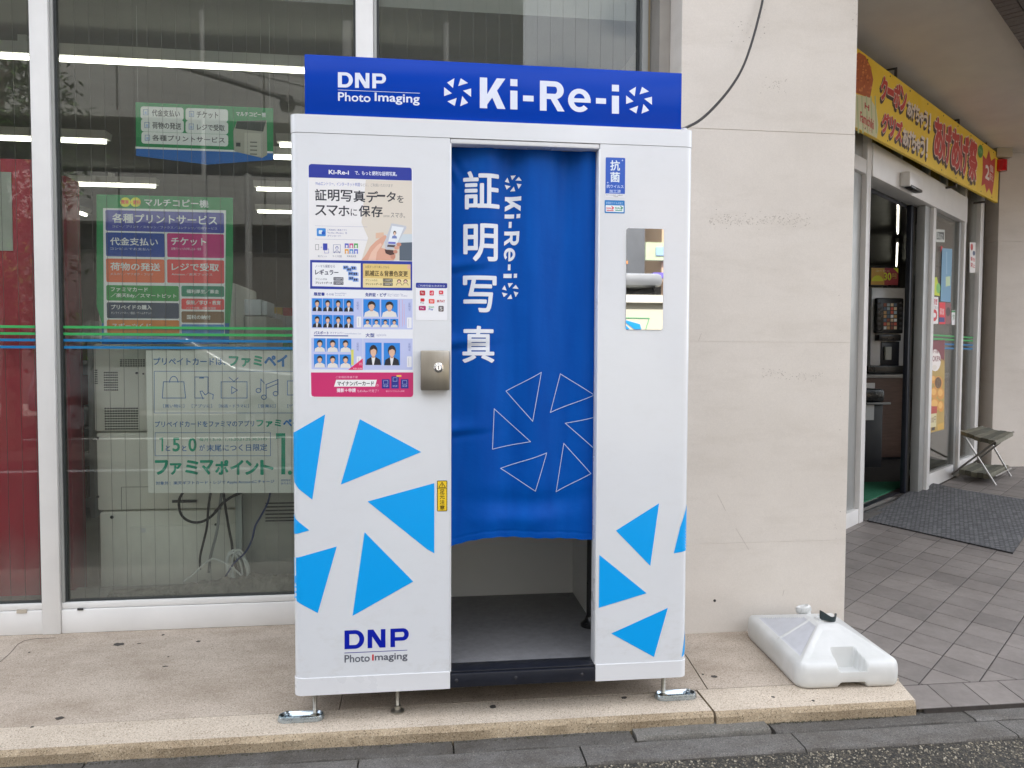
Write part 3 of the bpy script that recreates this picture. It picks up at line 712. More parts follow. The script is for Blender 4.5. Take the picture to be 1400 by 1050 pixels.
for (a, b, c, d, m_) in ((106, 831.5, 114, 834, SLOT), (23, 833.5, 37, 838, mat('beige_plug', (.45, .40, .33), .5))):
    p, q_ = at_y(a, b, WALL_Y + .006), at_y(c, d, WALL_Y + .006); mb.box(p.x, q_.x, WALL_Y + .003, WALL_Y + .0075, q_.z, p.z, m_)
mb.build('drain_cover', win, smooth=False)
mb = MB(); mb.box(-7, -2.602, WALL_Y, 1.05, 0, zt, COLUMN); tag(mb.build('wall', smooth=False), 'cream wall left of the shop window', 'wall')

# ================================================================== THE PHOTO BOOTH
W = 1.3446; ZB, ZT = .10, 2.00; XO0, XO1 = .5133, 1.0172; D = .83
booth = thing('photo_booth', 'white and blue identity photo booth on adjustable feet in front of the shop', 'photo booth', (W / 2, D / 2, 0))
vert = lambda a, b: abs(a.z - b.z) > .1
ZC = 1.9426       # underside of the cap
def rounded_shell(x0, x1, y0, y1, z0, z1, m, r, left, right, seg=7):
    """panel with one large rounded vertical front edge"""
    P = []
    if left: P += [(x0 + r - r * cos(t), y0 + r - r * sin(t)) for t in [i * pi / 2 / seg for i in range(seg + 1)]]
    else: P += [(x0, y0)]
    if right: P += [(x1 - r + r * sin(t), y0 + r - r * cos(t)) for t in [i * pi / 2 / seg for i in range(seg + 1)]]
    else: P += [(x1, y0)]
    P += [(x1, y1), (x0, y1)]
    return P
RC = .028
mb = MB(); mb.prism(rounded_shell(0, XO0, 0, .05, ZB, ZC, WHITE_PANEL, RC, 1, 0), ZB + .004, ZC - .0012, WHITE_PANEL); lp = mb.build('front_panel', booth, loc=(0, 0, ZB))
mb = MB(); mb.prism(rounded_shell(XO1, W, 0, .05, ZB, ZC, WHITE_PANEL, RC, 0, 1), ZB + .004, ZC - .0012, WHITE_PANEL); rpn = mb.build('front_panel', booth, loc=(XO1, 0, ZB))
# kick strips
mb = MB(); mb.prism(rounded_shell(-.0015, XO0 + .0006, -.002, .05, 0, 0, None, RC, 1, 0), ZB, ZB + .058, WHITE_EDGE); mb.build('kick_strip', booth)
mb = MB(); mb.prism(rounded_shell(XO1 - .0006, W + .0015, -.002, .05, 0, 0, None, RC, 0, 1), ZB, ZB + .058, WHITE_EDGE); mb.build('kick_strip', booth)
mb = MB(); mb.prism(rounded_shell(-.001, W + .001, -.0012, D, 0, 0, None, RC, 1, 1), ZC, ZT, WHITE_PANEL); mb.build('top_band', booth)
mb = MB(); mb.bbox(XO0 + .001, XO1 - .001, .002, .05, ZC - .017, ZC - .0008, WHITE_EDGE, .003); mb.build('lintel', booth)
# door jambs, thin edges
mb = MB(); mb.bbox(XO0 - .0008, XO0 + .004, -.0015, .06, ZB + .058, ZC - .018, WHITE_EDGE, .0015); mb.bbox(XO1 - .004, XO1 + .0008, -.0015, .06, ZB + .058, ZC - .018, WHITE_EDGE, .0015); mb.build('edge_trim', booth)
INNER = mat('booth_inner_wall', (.74, .75, .73), .5, var=.04, vs=2)
mb = MB(); mb.box(0, .02, .0505, D, ZB, ZC, WHITE_PANEL); mb.build('side_wall', booth, smooth=False)
mb = MB(); mb.box(W - .02, W, .0505, D, ZB, ZC, WHITE_PANEL); mb.build('side_wall', booth, smooth=False)
mb = MB(); mb.box(.021, W - .021, D - .03, D, ZB, ZC, INNER); mb.build('back_wall', booth, smooth=False)
mb = MB(); mb.box(.021, .40, .06, D - .031, .155, 1.9, INNER); mb.box(1.10, W - .021, .12, D - .031, .155, 1.9, INNER); mb.build('cabinet', booth, smooth=False)
BF = mat('booth_vinyl_floor', (.20, .20, .21), .42, var=.12, vs=30, bp=.5, bs=220, bd=.0015)
mb = MB(); mb.box(.021, W - .021, .051, D - .031, ZB + .01, .154, BF); mb.build('floor', booth, smooth=False)
mb = MB(); mb.bbox(XO0 + .001, XO1 - .001, -.004, .05, ZB + .002, .1505, BLACK, .004); mb.bbox(XO0 + .001, XO1 - .001, .004, .075, .1508, .157, BLACK, .002); ts = mb.build('threshold', booth)
for px in (625, 709, 803):
    p = at_y(px, 0, -.004); m2 = MB(); m2.lathe([(.006, 0), (.006, -.0015), (.003, -.003)], (p.x, -.004, .128), mat('dark_screw', (.06, .06, .07), .4, .6), 10, axis='y'); m2.build('screw', ts)
# stool post inside, right
xp = at_y(807.5, 800, .40).x; mb = MB(); mb.tube([(xp, .40, .155), (xp, .40, .85)], .016, BLACKP, 14); mb.lathe([(.0, .0), (.040, 0), (.040, .010), (.024, .024), (.018, .04)], (xp - .004, .38, .155), BLACKP, 18); mb.build('stool_post', booth)
# top sign
sgn = MB(); xs0, xs1 = .0465, 1.3025; sgn.bbox(xs0, xs1, .008, .10, ZT + .001, 2.193, BLUE_SIGN, .003); sgn = sgn.build('top_sign', booth, loc=(.67, .008, ZT))
mb = MB(); p = at_y(939, 0, .3); mb.lathe([(.012, 0), (.012, .018), (.006, .02)], (1.325, .05, ZT), WHITE_EDGE, 12); mb.bbox(1.295, 1.313, .03, .06, ZT, ZT + .008, WHITE_EDGE, .002); mb.build('cable_gland', booth)

# feet
def adj_foot(px, py, zt_, wide=.019):
    b = at_z(px, py, 0); t = thing('levelling_foot', None, None, (b.x, b.y, 0)); t.parent = booth; t.location = Vector((b.x, b.y, 0)) - Vector(booth['_b'])
    del t['_b']; t['_b'] = (b.x, b.y, 0)
    return t, b
for (px, py) in ((543.5, 977),):
    b = at_z(px, 973, 0); mb = MB()
    mb.lathe([(.0225, 0), (.0235, .005), (.017, .008), (.012, .012), (.012, .022), (.0065, .024), (.0065, .105)], (b.x, b.y, 0), ZINC2, 20)
    for k in range(16): mb.lathe([(.0065, 0), (.0074, .0015), (.0065, .003)], (b.x, b.y, .026 + k * .005), ZINC2, 12)
    mb.prism([(b.x + .0125 * cos(i * pi / 3), b.y + .0125 * sin(i * pi / 3)) for i in range(6)], .082, .099, ZINC2); mb.build('levelling_foot', booth, loc=(b.x, b.y, 0))
def slot_plate(mb, T, L_, Wd, h, m):
    """pressed oblong anchor plate with raised rim"""
    def ob(r, l, n=10):
        return [(l + r * cos(a), r * sin(a)) for a in [-pi / 2 + i * pi / n for i in range(n + 1)]] + [(-l + r * cos(a), r * sin(a)) for a in [pi / 2 + i * pi / n for i in range(n + 1)]]
    l = L_ / 2 - Wd / 2; prof = [(Wd / 2, 0), (Wd / 2 + .001, .004), (Wd / 2 - .003, h), (Wd / 2 - .007, h + .001), (Wd / 2 - .011, h - .003), (Wd / 2 - .016, .006), (.006, .0055)]
    vs = []; fs = []; n = len(ob(1, 1))
    for r, z in prof: vs += [(x, y, z) for x, y in ob(r, l)]
    for i in range(len(prof) - 1):
        for k in range(n): fs.append((i * n + k, i * n + (k + 1) % n, (i + 1) * n + (k + 1) % n, (i + 1) * n + k))
    fs.append(tuple(range((len(prof) - 1) * n, len(prof) * n)))
    mb.add(vs, fs, m, T)
    mb.add([(x, y, .0062) for x, y in [(-.026, -.006), (.002, -.006), (.002, .006), (-.026, .006)]], [(0, 1, 2, 3)], SLOT, T)
for (cx_, cy2, sgnx, bx) in ((at_z(411, 985, 0).x, at_z(411, 983, 0).y, 1, None), (at_z(925, 955, 0).x, at_z(925, 953, 0).y, -1, None)):
    T = (lambda cx_, cy2, s: (lambda v: Vector((cx_ + v.x * s, cy2 + v.y, v.z))))(cx_, cy2, sgnx)
    mb = MB(); slot_plate(mb, T, .152, .056, .017, ZINC); pl = mb.build('anchor_plate', booth, loc=(cx_, cy2, 0))
    mb = MB(); mb.lathe([(.0145, .006), (.0145, .010), (.0085, .010), (.0085, .020), (.005, .022), (.005, .028)], (cx_ - .045 * sgnx, cy2, 0), ZINC, 14); mb.build('anchor_bolt', pl)
    fx = cx_ + .046 * sgnx
    mb = MB(); mb.lathe([(.018, .006), (.018, .010), (.012, .013), (.0068, .016), (.0068, .105)], (fx, cy2, 0), ZINC2, 16)
    for k in range(14): mb.lathe([(.0068, 0), (.0078, .0015), (.0068, .003)], (fx, cy2, .02 + k * .005), ZINC2, 12)
    mb.prism([(fx + .0135 * cos(i * pi / 3), cy2 + .0135 * sin(i * pi / 3)) for i in range(6)], .078, .099, ZINC2); mb.build('levelling_foot', booth, loc=(fx, cy2, 0))
for x in (.06, W - .06):
    mb = MB(); mb.lathe([(.022, 0), (.012, .01), (.0068, .016), (.0068, .105)], (x, D - .08, 0), ZINC2, 12); mb.build('levelling_foot', booth)

# lock box
a = at_y(575, 479, 0); b = at_y(614, 533, 0)
mb = MB(); mb.bbox(a.x, b.x, -.030, -.0005, b.z, a.z, STEEL, .0035, 2); lb = mb.build('lock_box', booth, loc=(a.x, -.03, b.z))
p = at_y(599.5, 502.5, -.03); mb = MB(); mb.lathe([(.0175, 0), (.0165, -.003), (.0125, -.004), (.0115, -.011), (.009, -.014), (.009, -.0145)], (p.x, -.030, p.z), CHROME, 24, axis='y')
mb.box(p.x - .0012, p.x + .0012, -.0455, -.0442, p.z - .006, p.z + .006, SLOT); mb.build('key_cylinder', lb)

# mirror
a = at_y(857.3, 312, 0); b = at_y(906, 451, 0); xm0, xm1 = at_y(856, 380, 0).x, at_y(906.5, 380, 0).x
mm, t, bb = newmat('mirror_film'); bb.inputs['Base Color'].default_value = (.88, .88, .86, 1); bb.inputs['Metallic'].default_value = 1; bb.inputs['Roughness'].default_value = .015
mb = MB(); mb.prism(rrect(xm0, xm1, b.z, a.z, .007), -.0022, -.0004, mm, axis='y'); mb.build('mirror', booth, smooth=False)

# curtain
CZ1 = ZC - .012; 
def curtain_y(x, z):
    u = (x - XO0) / (XO1 - XO0); v = (z - .55) / (1.95 - .55)
    env = .5 + .5 * max(0, min(1, v))
    y = .054 + .015 * env * sin(u * 17.0 + .7 + .5 * sin(v * 3)) + .004 * sin(u * 31 + 1.8 * v) * max(0, v) ** 2
    y += .010 * (1 - v) * sin(u * 5.2 + 1.2) * .8
    # puckers at the left edge where it is tied
    for zc in (1.53, 1.27, .97):
        dz = z - zc - .05 * u; y -= .012 * math.exp(-(dz / .028) ** 2) * math.exp(-(u / .16) ** 2) * (1 if dz > -.1 else 0)
        dz2 = dz + .022; y += .008 * math.exp(-(dz2 / .014) ** 2) * math.exp(-(u / .22) ** 2)
    # diagonal drag folds top left, slack fold low right
    dd = (x - XO0) * .9 - (1.90 - z) * .5
    y += .004 * sin(dd * 150) * math.exp(-((x - XO0) / .05) ** 2) * math.exp(-((1.86 - z) / .07) ** 2)
    y += .007 * math.exp(-((z - .72 - .1 * (u - .5) ** 2) / .035) ** 2) * math.exp(-((u - .55) / .4) ** 2)
    y -= .006 * math.exp(-((z - .66) / .03) ** 2) * math.exp(-((u - .5) / .3) ** 2)
    seam = z - hem(x) - .022
    y += .0016 * math.exp(-(seam / .0022) ** 2)
    return y
def hem(x):
    u = (x - XO0) / (XO1 - XO0)
    pts = [(0, 751), (.05, 746.5), (.12, 742.5), (.2, 738), (.28, 736), (.42, 735.3), (.55, 735), (.75, 736.5), (1, 738.5)]
    for (a_, b_), (c_, d2) in zip(pts, pts[1:]):
        if u <= c_ + 1e-6:
            t_ = max(0, (u - a_) / (c_ - a_)); py = b_ + (d2 - b_) * t_; break
    else: py = 738
    return at_y(616 + 196 * u, py, .045).z + .0012 * sin(u * 60)
nu, nv = 110, 210; vs = []; fs = []
for j in range(nv + 1):
    for i in range(nu + 1):
        x = XO0 + .0045 + (XO1 - XO0 - .009) * i / nu; z0 = hem(x); z = z0 + (CZ1 - z0) * (j / nv) ** 1.15
        vs.append((x, curtain_y(x, z), z))
for j in range(nv):
    for i in range(nu): k = j * (nu + 1) + i; fs.append((k, k + 1, k + nu + 2, k + nu + 1))
bk = len(vs); vs2 = [(x, y + .0016, z) for x, y, z in vs]
mb = MB(); mb.add(vs, fs, CURTAIN); mb.add(vs2, [f[::-1] for f in fs], CURTAIN)
mb.add([vs[i] for i in range(nu + 1)] + [vs2[i] for i in range(nu + 1)], [(i, nu + 1 + i, nu + 2 + i, i + 1) for i in range(nu)], CURTAIN)
curt = mb.build('curtain', booth, loc=(XO0, .05, .6), angle=80)
mb = MB(); mb.tube([(XO0 - .01, .085, ZC - .03), (XO1 + .01, .085, ZC - .03)], .009, ALU_GREY, 12); mb.build('curtain_rail', booth)
cdisp = lambda u, v, w: Vector((u, curtain_y(u, v) - .0008 - w, v))
cp = Print(None, lambda x, y: (lambda p: (p.x, p.z))(at_y(x, y, .05)), k=.95, rough=.45, start=.0004, step=.0004)
cw = (232, 236, 244)
s6 = cp.src(600, 190, 3.387)
for ch, bx in (('証', (113, 150, 282, 327)), ('明', (114, 392, 274, 568)), ('写', (112, 633, 268, 803)), ('真', (110, 865, 258, 1037))):
    s6.text(ch, *bx, cw, bold=.019)
def vmap(x0, y0, x1, y1):      # text running downwards, tops to the right
    L_ = 4.64
    return lambda a, b: (x0 + (x1 - x0) * a / L_ + b * (75 - 12 * a / L_) * .98, y0 + (y1 - y0) * a / L_)
kirei_all(s6, vmap(309, 264, 301, 642), cw)
def mark(s, cx, cy2, r, c, rot=0):
    for bl in BLADES: s.poly([(cx + r * (x * cos(rot) - y * sin(rot)), cy2 + r * (x * sin(rot) + y * cos(rot))) for x, y in bl], c)
mark(s6, 346, 201, 37, cw, pi / 2); mark(s6, 332, 703, 37, cw, pi / 2)
cp.src(600, 480, 3.748)
for tri in ([(346, 206), (523, 109), (478, 358)], [(625, 117), (795, 225), (572, 314)], [(284, 296), (467, 462), (275, 503)], [(551, 521), (318, 603), (492, 715)], [(642, 474), (777, 626), (602, 722)]):
    cp.line(tri, 3.2, (190, 205, 235), True)
cp.line([(799, 338), (650, 371), (799, 503)], 3.2, (190, 205, 235))
cp.build('curtain_print', curt, sub=.016, disp=cdisp)

# ---- print on the front panels
CY = (0, 165, 246)
pr = yplane(0, k=1.0, start=.0005, rough=.3)
pr.src(0, 0, 1)
def wrapfix(poly): return poly
blades_big = [[(400.5, 592), (444.6, 566.5), (427, 683), (408, 668), (402, 660), (400.7, 650)], [(492, 573), (576, 618), (466, 662.5)], [(593.8, 660.5), (593.8, 756.5), (583, 750), (502.5, 685.5)],
              [(498.5, 727.5), (565, 795), (482, 842)], [(460.5, 747), (434.5, 838), (401.5, 820.5), (401, 764)], [(400.8, 704), (404, 710), (423, 725), (401, 731.5)]]
def front_y(u):
    u = min(max(u, .0003), W - .0003); d = RC - u if u < RC else (u - (W - RC) if u > W - RC else 0); return RC - math.sqrt(RC * RC - d * d) if d > 0 else 0.
bw = Print(None, lambda x, y: (lambda p: (p.x, p.z))(at_y(x, y, 0)), start=.0003, rough=.3)
def wrap(u, v, w):
    u = min(max(u, .0003), W - .0003); d = (u - RC) if u < RC else (u - (W - RC) if u > W - RC else 0); k = d / RC
    return Vector((u + .0008 * k, front_y(u) - .0008 * math.sqrt(1 - k * k), v))
for t_ in blades_big + [[(901, 688), (889, 773.5), (842, 725.3)], [(819.3, 758.5), (884, 811), (818.6, 831)], [(913, 831), (894, 898), (835.5, 866)], [(941, 690), (940.5, 753), (921, 756.5), (930, 720)], [(939, 860), (938, 892), (936, 896), (932, 899)]]:
    bw = Print(None, lambda x, y: (lambda p: (p.x, p.z))(at_y(x, y, 0)), start=.0003, rough=.3); bw.poly(t_, CY)
    bw.build('blue_blade', booth, sub=.012, disp=wrap)

pr.src(370, 800, 5)
dnp = (0, 28, 165)
def lm(x0, y0, x1, y1, h): return lambda a, b: (x0 + a, y0 + (y1 - y0) * a / (x1 - x0) - b)
pr.glyphs([('D', 0, 135, 128), ('N', 158, 122, 126), ('P', 314, 126, 126)], lm(505, 438, 945, 418, 0), dnp)
pr.poly([(505, 466), (505, 461), (934, 442), (934, 446)], (60, 60, 150))
pr.text('Photo', 505, 474, 678, 526, (95, 98, 110), bold=.022)
pr.poly([(694, 474), (705, 473), (705, 515), (694, 515.5)], (205, 25, 40))
pr.text('maging', 712, 466, 936, 524, (95, 98, 110), bold=.022)
pr.src(0, 0, 1)
# the small stickers
pr.src(390, 540, 5)
pr.rect(1038, 585, 1107, 795, (50, 45, 25), 6); pr.rect(1042, 590, 1103, 790, (245, 205, 45), 4)
for i in range(18):
    y = 592 + i * 11
    for x in (1040, 1105): pr.rect(x - 3, y, x + 3, y + 5, (50, 45, 25))
pr.rect(1042, 637, 1103, 640, (60, 50, 20)); pr.line([(1050, 632), (1072, 596), (1095, 632)], 4, (60, 50, 20), True); pr.rect(1070, 606, 1075, 622, (60, 50, 20)); pr.rect(1070, 625, 1075, 629, (60, 50, 20))
for i, ch in enumerate('足元注意'): pr.text(ch, 1056, 645 + i * 36, 1090, 676 + i * 36, (55, 45, 20), bold=.02)
pr.src(670, 60, 5); pr.rect(190, 625, 303, 652, (225, 226, 228)); pr.text('▲', 195, 630, 208, 646, (190, 160, 60)); pr.text('頭上注意', 214, 628, 299, 649, (40, 40, 45), bold=.02)
pr.src(790, 190, 3.888)
pr.rect(147, 99, 251, 298, (45, 92, 190), 6); pr.text('抗', 172, 113, 224, 169, (225, 235, 250), bold=.02); pr.text('菌', 172, 176, 224, 230, (225, 235, 250), bold=.02)
pr.text('抗ウイルス', 152, 243, 243, 262, (200, 215, 245), bold=.02); pr.text('加工済', 167, 269, 228, 287, (200, 215, 245), bold=.02)
for (x, y) in ((237, 114), (159, 232)): pr.poly([(x, y - 6), (x + 2, y - 1), (x + 7, y), (x + 2, y + 1), (x, y + 6), (x - 2, y + 1), (x - 7, y), (x - 2, y - 1)], (200, 215, 245))
pr.rect(147, 291, 249, 311, (225, 227, 232)); pr.text('抗ウイルス加工・抗菌加工', 151, 295, 240, 302, (90, 90, 95)); pr.text('対象品', 190, 303, 214, 309, (90, 90, 95))
pr.rect(142, 326, 249, 395, (40, 125, 195), 5); pr.rect(148, 353, 243, 388, (232, 240, 246), 3); pr.text('抗菌抗ウイルス加工', 150, 334, 240, 347, (190, 215, 240))
pr.text('SIAA', 151, 362, 190, 374, (215, 40, 70), bold=.03); pr.text('SIAA', 198, 362, 237, 374, (20, 140, 110), bold=.03); pr.line([(180, 358), (190, 366), (183, 374)], 4, (215, 40, 70)); pr.line([(227, 358), (238, 366), (231, 374)], 4, (20, 140, 110))
pr.rect(153, 378, 190, 383, (215, 90, 110)); pr.rect(199, 378, 236, 383, (90, 165, 140))
# payment sticker
pr.src(410, 350, 5)
pr.rect(793, 183, 1007, 440, (238, 239, 244), 10); pr.rect(793, 184, 1007, 219, (30, 50, 150), 8); pr.text('ご利用可能な決済方法', 805, 197, 992, 211, (225, 228, 245))
for (x0, y0, x1, y1, c, tx) in ((819, 236, 856, 270, (190, 30, 50), 'Pay'), (886, 236, 916, 270, (220, 50, 80), 'd'), (950, 236, 980, 262, (215, 50, 70), 'R'), (824, 290, 852, 312, (205, 30, 50), ''), (881, 294, 920, 325, (235, 85, 75), 'au'),
                          (813, 341, 861, 372, (175, 25, 105), 'Pay'), (947, 341, 983, 380, (95, 85, 85), 'S')):
    pr.rect(x0, y0, x1, y1, c, 6)
    if tx: pr.text(tx, x0 + (x1 - x0) * .25, y0 + 8, x1 - (x1 - x0) * .25, y1 - 8, (240, 240, 240))
pr.text('Pay', 824, 314, 850, 328, (60, 60, 65)); pr.text('楽', 936, 300, 953, 318, (190, 30, 50), bold=.03); pr.text('PAY', 956, 300, 992, 318, (190, 30, 50), bold=.03)
pr.text('Smart', 881, 342, 918, 354, (40, 160, 80), bold=.03); pr.text('Pay', 881, 357, 912, 374, (40, 90, 180), bold=.03); pr.text('WAON', 950, 264, 982, 270, (60, 60, 70))
pr.build('front_print', booth)

# ---- sign lettering
sp = yplane(.008, k=1.0, start=.0004, rough=.25); sp.src(390, 60, 5); lw = (222, 228, 246)
def sl(x0, y0, k): return lambda a, b: (x0 + a, y0 + k * a - b)
sp.glyphs([('D', 0, 102, 104), ('N', 117, 98, 103), ('P', 235, 94, 102)], sl(360, 297, .027), lw)
sp.poly([(360, 316), (360, 313), (920, 336), (920, 339)], lw)
for wd, a_, b_ in (('Photo', (360, 584), (332, 396)), ('Imaging', (610, 920), (343, 418))): pass
def slant_text(s, body, x0, x1, ytop0, ybot0, k, c, bold):
    """lettering whose baseline is level on the sign: split in letters so that the slope of the picture is followed"""
    s.text(body, x0, ytop0 + k * (x1 - x0) / 2, x1, ybot0 + k * (x1 - x0) / 2, c, bold)
slant_text(sp, 'Photo', 361, 583, 331, 391, .033, lw, .022); slant_text(sp, 'Imaging', 611, 919, 334, 411, .033, lw, .022)
mark(sp, 1179, 330, 93, lw)
sp.src(400, 0, 3.5)
hm = lambda a, b: (896 + a * 146.5 * (1 - .0045 * a), 517 + a * 146.5 * .041 - b * (147 - 1.9 * a))
kirei_all(sp, hm, lw)
sp.src(670, 60, 5); mark(sp, 1019, 385, 89, lw)
sp.build('sign_lettering', sgn)

# ---- the big price poster on the left panel
pp = yplane(0, k=1.0, start=.0007, rough=.3); pp.src(410, 220, 6.648)
a = at_y(422, 384, 0); b = at_y(565, 384, 0)
pz1 = at_y(493, 228.5, 0).z; pz0 = at_y(493, 543, 0).z; px0, px1 = a.x, b.x
mb = MB(); mb.prism(rrect(px0, px1, pz0, pz1, .007), -.0006, -.0002, pm(C(232, 234, 240)), axis='y'); pst = mb.build('price_poster', booth, smooth=False)
NV = (38, 55, 155); DK = (50, 52, 62)
pp.poly([pp_ for pp_ in [(80, 150), (80, 48), (88, 34), (104, 28), (1002, 62), (1014, 72), (1017, 84), (1017, 180)]], NV)
pp.text('Ki-Re-i', 262, 84, 446, 124, (235, 238, 250), bold=.04)
pp.text('で、もっと便利な証明写真。', 500, 94, 882, 134, (225, 230, 250), bold=.02)
pp.poly([(85, 152), (85, 900), (1020, 912), (1019, 182)], (236, 235, 236))
pp.poly([(600, 172), (1019, 183), (1019, 905), (560, 903), (620, 700), (560, 560)], (222, 214, 202))
pp.text('Webエントリー、インターネット申請', 140, 192, 545, 228, (90, 105, 190)); pp.text('などに、ご利用いただけます', 550, 206, 845, 236, (150, 148, 150))
for i, ch in enumerate('証明写真デ'): pp.text(ch, 137 + i * 117, 256 + i * 4.5, 243 + i * 117, 362 + i * 4.5, DK, bold=.02)
pp.text('ー', 700, 308, 776, 326, DK, bold=.2); pp.text('タ', 787, 280, 872, 372, DK, bold=.02); pp.text('を', 884, 314, 943, 380, DK, bold=.01)
for i, ch in enumerate('スマホ'): pp.text(ch, 138 + i * 106, 402 + i * 3, 240 + i * 106, 496 + i * 3, DK, bold=.02)
pp.text('に', 462, 436, 520, 500, DK, bold=.01); pp.text('保', 535, 405, 640, 508, DK, bold=.02); pp.text('存', 648, 408, 752, 512, DK, bold=.02); pp.text('証明写真', 760, 494, 815, 512, (120, 118, 120)); pp.text('スマホ。', 826, 470, 955, 518, (110, 105, 105))
pp.line([(140, 590), (612, 600)], 2, (150, 155, 190)); pp.line([(140, 710), (612, 720)], 2, (150, 155, 190))
pp.rect(154, 612, 236, 684, (60, 140, 215), 8); pp.rect(172, 630, 205, 665, (215, 232, 245), 6); pp.ell(213, 655, 16, 16, (30, 90, 190))
pp.text('ご利用前に 専用アプリ', 250, 620, 425, 637, (70, 80, 160)); pp.text('「Ki-Re-i Photo」を', 250, 645, 430, 663, (70, 80, 160)); pp.text('ダウンロード！', 250, 672, 372, 690, (70, 80, 160))
# pictogram row
pp.frame(143, 760, 171, 808, 3, (80, 80, 95)); pp.text('→', 180, 778, 205, 792, (110, 115, 200)); pp.rect(210, 750, 250, 812, (60, 75, 175), 3); pp.frame(225, 800, 262, 838, 3, (90, 100, 190))
pp.frame(305, 762, 368, 832, 3, (80, 90, 160)); pp.ell(337, 792, 14, 16, (80, 90, 160)); pp.ell(337, 794, 10, 12, (225, 225, 235)); pp.arc(337, 838, 25, 20, 4, (80, 90, 160), pi, 2 * pi)
for i in range(3):
    for j in range(2):
        c = [(80, 90, 190), (200, 80, 140), (80, 170, 90), (225, 160, 60), (90, 150, 210), (100, 120, 210)][i + 3 * j]
        pp.rect(408 + i * 42, 750 + j * 52, 444 + i * 42, 795 + j * 52, c, 3); pp.ell(426 + i * 42, 775 + j * 52, 9, 11, (235, 232, 232)); pp.ell(426 + i * 42, 796 + j * 52, 14, 9, (235, 232, 232), 10, pi, 2 * pi)
for tx, x0, x1 in (('紙プリント', 165, 245), ('サイズ変更', 297, 382), ('背景色変更', 428, 512)): pp.text(tx, x0, 858, x1, 876, (80, 85, 130))
# hand with phone photograph
pp.poly([(905, 745), (1020, 735), (1020, 908), (905, 905)], (92, 104, 118)); pp.poly([(760, 670), (1020, 665), (1020, 740), (760, 748)], (205, 216, 224)); pp.poly([(690, 655), (760, 650), (770, 700), (690, 705)], (226, 190, 165))
SK = (222, 170, 148); SK2 = (205, 145, 124); SK3 = (235, 196, 176)
pp.poly([(560, 903), (600, 850), (640, 780), (690, 730), (745, 690), (775, 672), (790, 690), (770, 730), (740, 790), (780, 800), (830, 830), (870, 850), (868, 880), (850, 905)], SK)
pp.poly([(620, 903), (650, 830), (700, 770), (735, 745), (745, 765), (700, 830), (690, 904)], SK3)
pp.poly([(788, 690), (832, 568), (880, 575), (965, 592), (968, 610), (915, 700), (880, 765), (850, 800), (790, 810), (775, 790), (770, 740)], (198, 202, 212))
pp.poly([(800, 745), (838, 590), (945, 606), (885, 750)], (232, 238, 248)); pp.ell(862, 655, 14, 20, (70, 62, 62)); pp.ell(862, 662, 10, 15, (230, 195, 175)); pp.poly([(835, 705), (840, 685), (862, 676), (880, 688), (882, 706)], (120, 140, 195))
pp.poly([(805, 735), (872, 738), (868, 756), (802, 752)], (110, 118, 200)); pp.poly([(798, 762), (868, 766), (860, 786), (792, 780)], (90, 80, 84)); pp.poly([(770, 805), (850, 812), (860, 850), (820, 858), (780, 840)], (84, 62, 60))
pp.ell(900, 760, 22, 18, SK2); pp.ell(880, 790, 24, 16, SK); pp.ell(868, 826, 20, 17, SK2); pp.ell(845, 872, 22, 20, SK2)
# the two price boxes
pp.src(410, 350, 5)
pp.poly([(70, 27), (768, 37), (768, 236), (70, 224)], (40, 60, 160))
pp.poly([(84, 44), (416, 50), (416, 214), (84, 206)], (238, 240, 246)); pp.poly([(431, 52), (756, 58), (757, 218), (431, 215)], (226, 200, 130)); pp.poly([(431, 150), (757, 160), (757, 218), (431, 215)], (236, 220, 165))
pp.text('ノーマル撮影なら', 105, 60, 240, 80, (70, 80, 130)); pp.text('レギュラー', 104, 92, 264, 130, (45, 50, 80), bold=.03)
pp.text('プリントのみ', 106, 150, 185, 166, (60, 65, 85)); pp.text('プリント＋データ', 106, 175, 220, 192, (60, 65, 85), bold=.03)
pp.rect(230, 145, 298, 169, (85, 88, 100), 3); pp.rect(230, 173, 298, 197, (85, 88, 100), 3); pp.text('1000円', 238, 150, 292, 164, (232, 232, 238)); pp.text('1200円', 238, 178, 292, 192, (232, 232, 238))
for (x, y) in ((295, 66), (318, 80), (330, 108), (332, 140), (348, 70), (360, 110), (362, 150)):
    pp.rect(x, y, x + 34, y + 26, (120, 160, 225)); pp.rect(x + 34, y + 4, x + 42, y + 26, (185, 195, 235)); pp.ell(x + 12, y + 12, 6, 8, (60, 60, 80)); pp.ell(x + 26, y + 12, 6, 8, (60, 60, 80))
pp.text('お肌すっきり美しさなら', 447, 66, 610, 84, (120, 95, 60)); pp.text('肌補正＆背景色変更', 445, 100, 738, 140, (95, 80, 50), bold=.025); pp.text('プリントのみ', 448, 158, 530, 174, (110, 90, 60)); pp.text('プリント＋データ', 448, 184, 560, 200, (110, 90, 60), bold=.03)
pp.rect(568, 154, 634, 177, (85, 80, 70), 3); pp.rect(568, 181, 634, 204, (85, 80, 70), 3); pp.text('1100円', 574, 158, 628, 172, (240, 236, 220)); pp.text('1300円', 574, 185, 628, 200, (240, 236, 220))
for x in (678, 722): pp.ell(x, 172, 14, 13, (110, 75, 60)); pp.ell(x, 176, 9, 10, (240, 205, 180)); pp.arc(x, 200, 18, 16, 3, (120, 85, 65), pi, 2 * pi)
pp.ell(745, 76, 12, 16, (226, 180, 160))
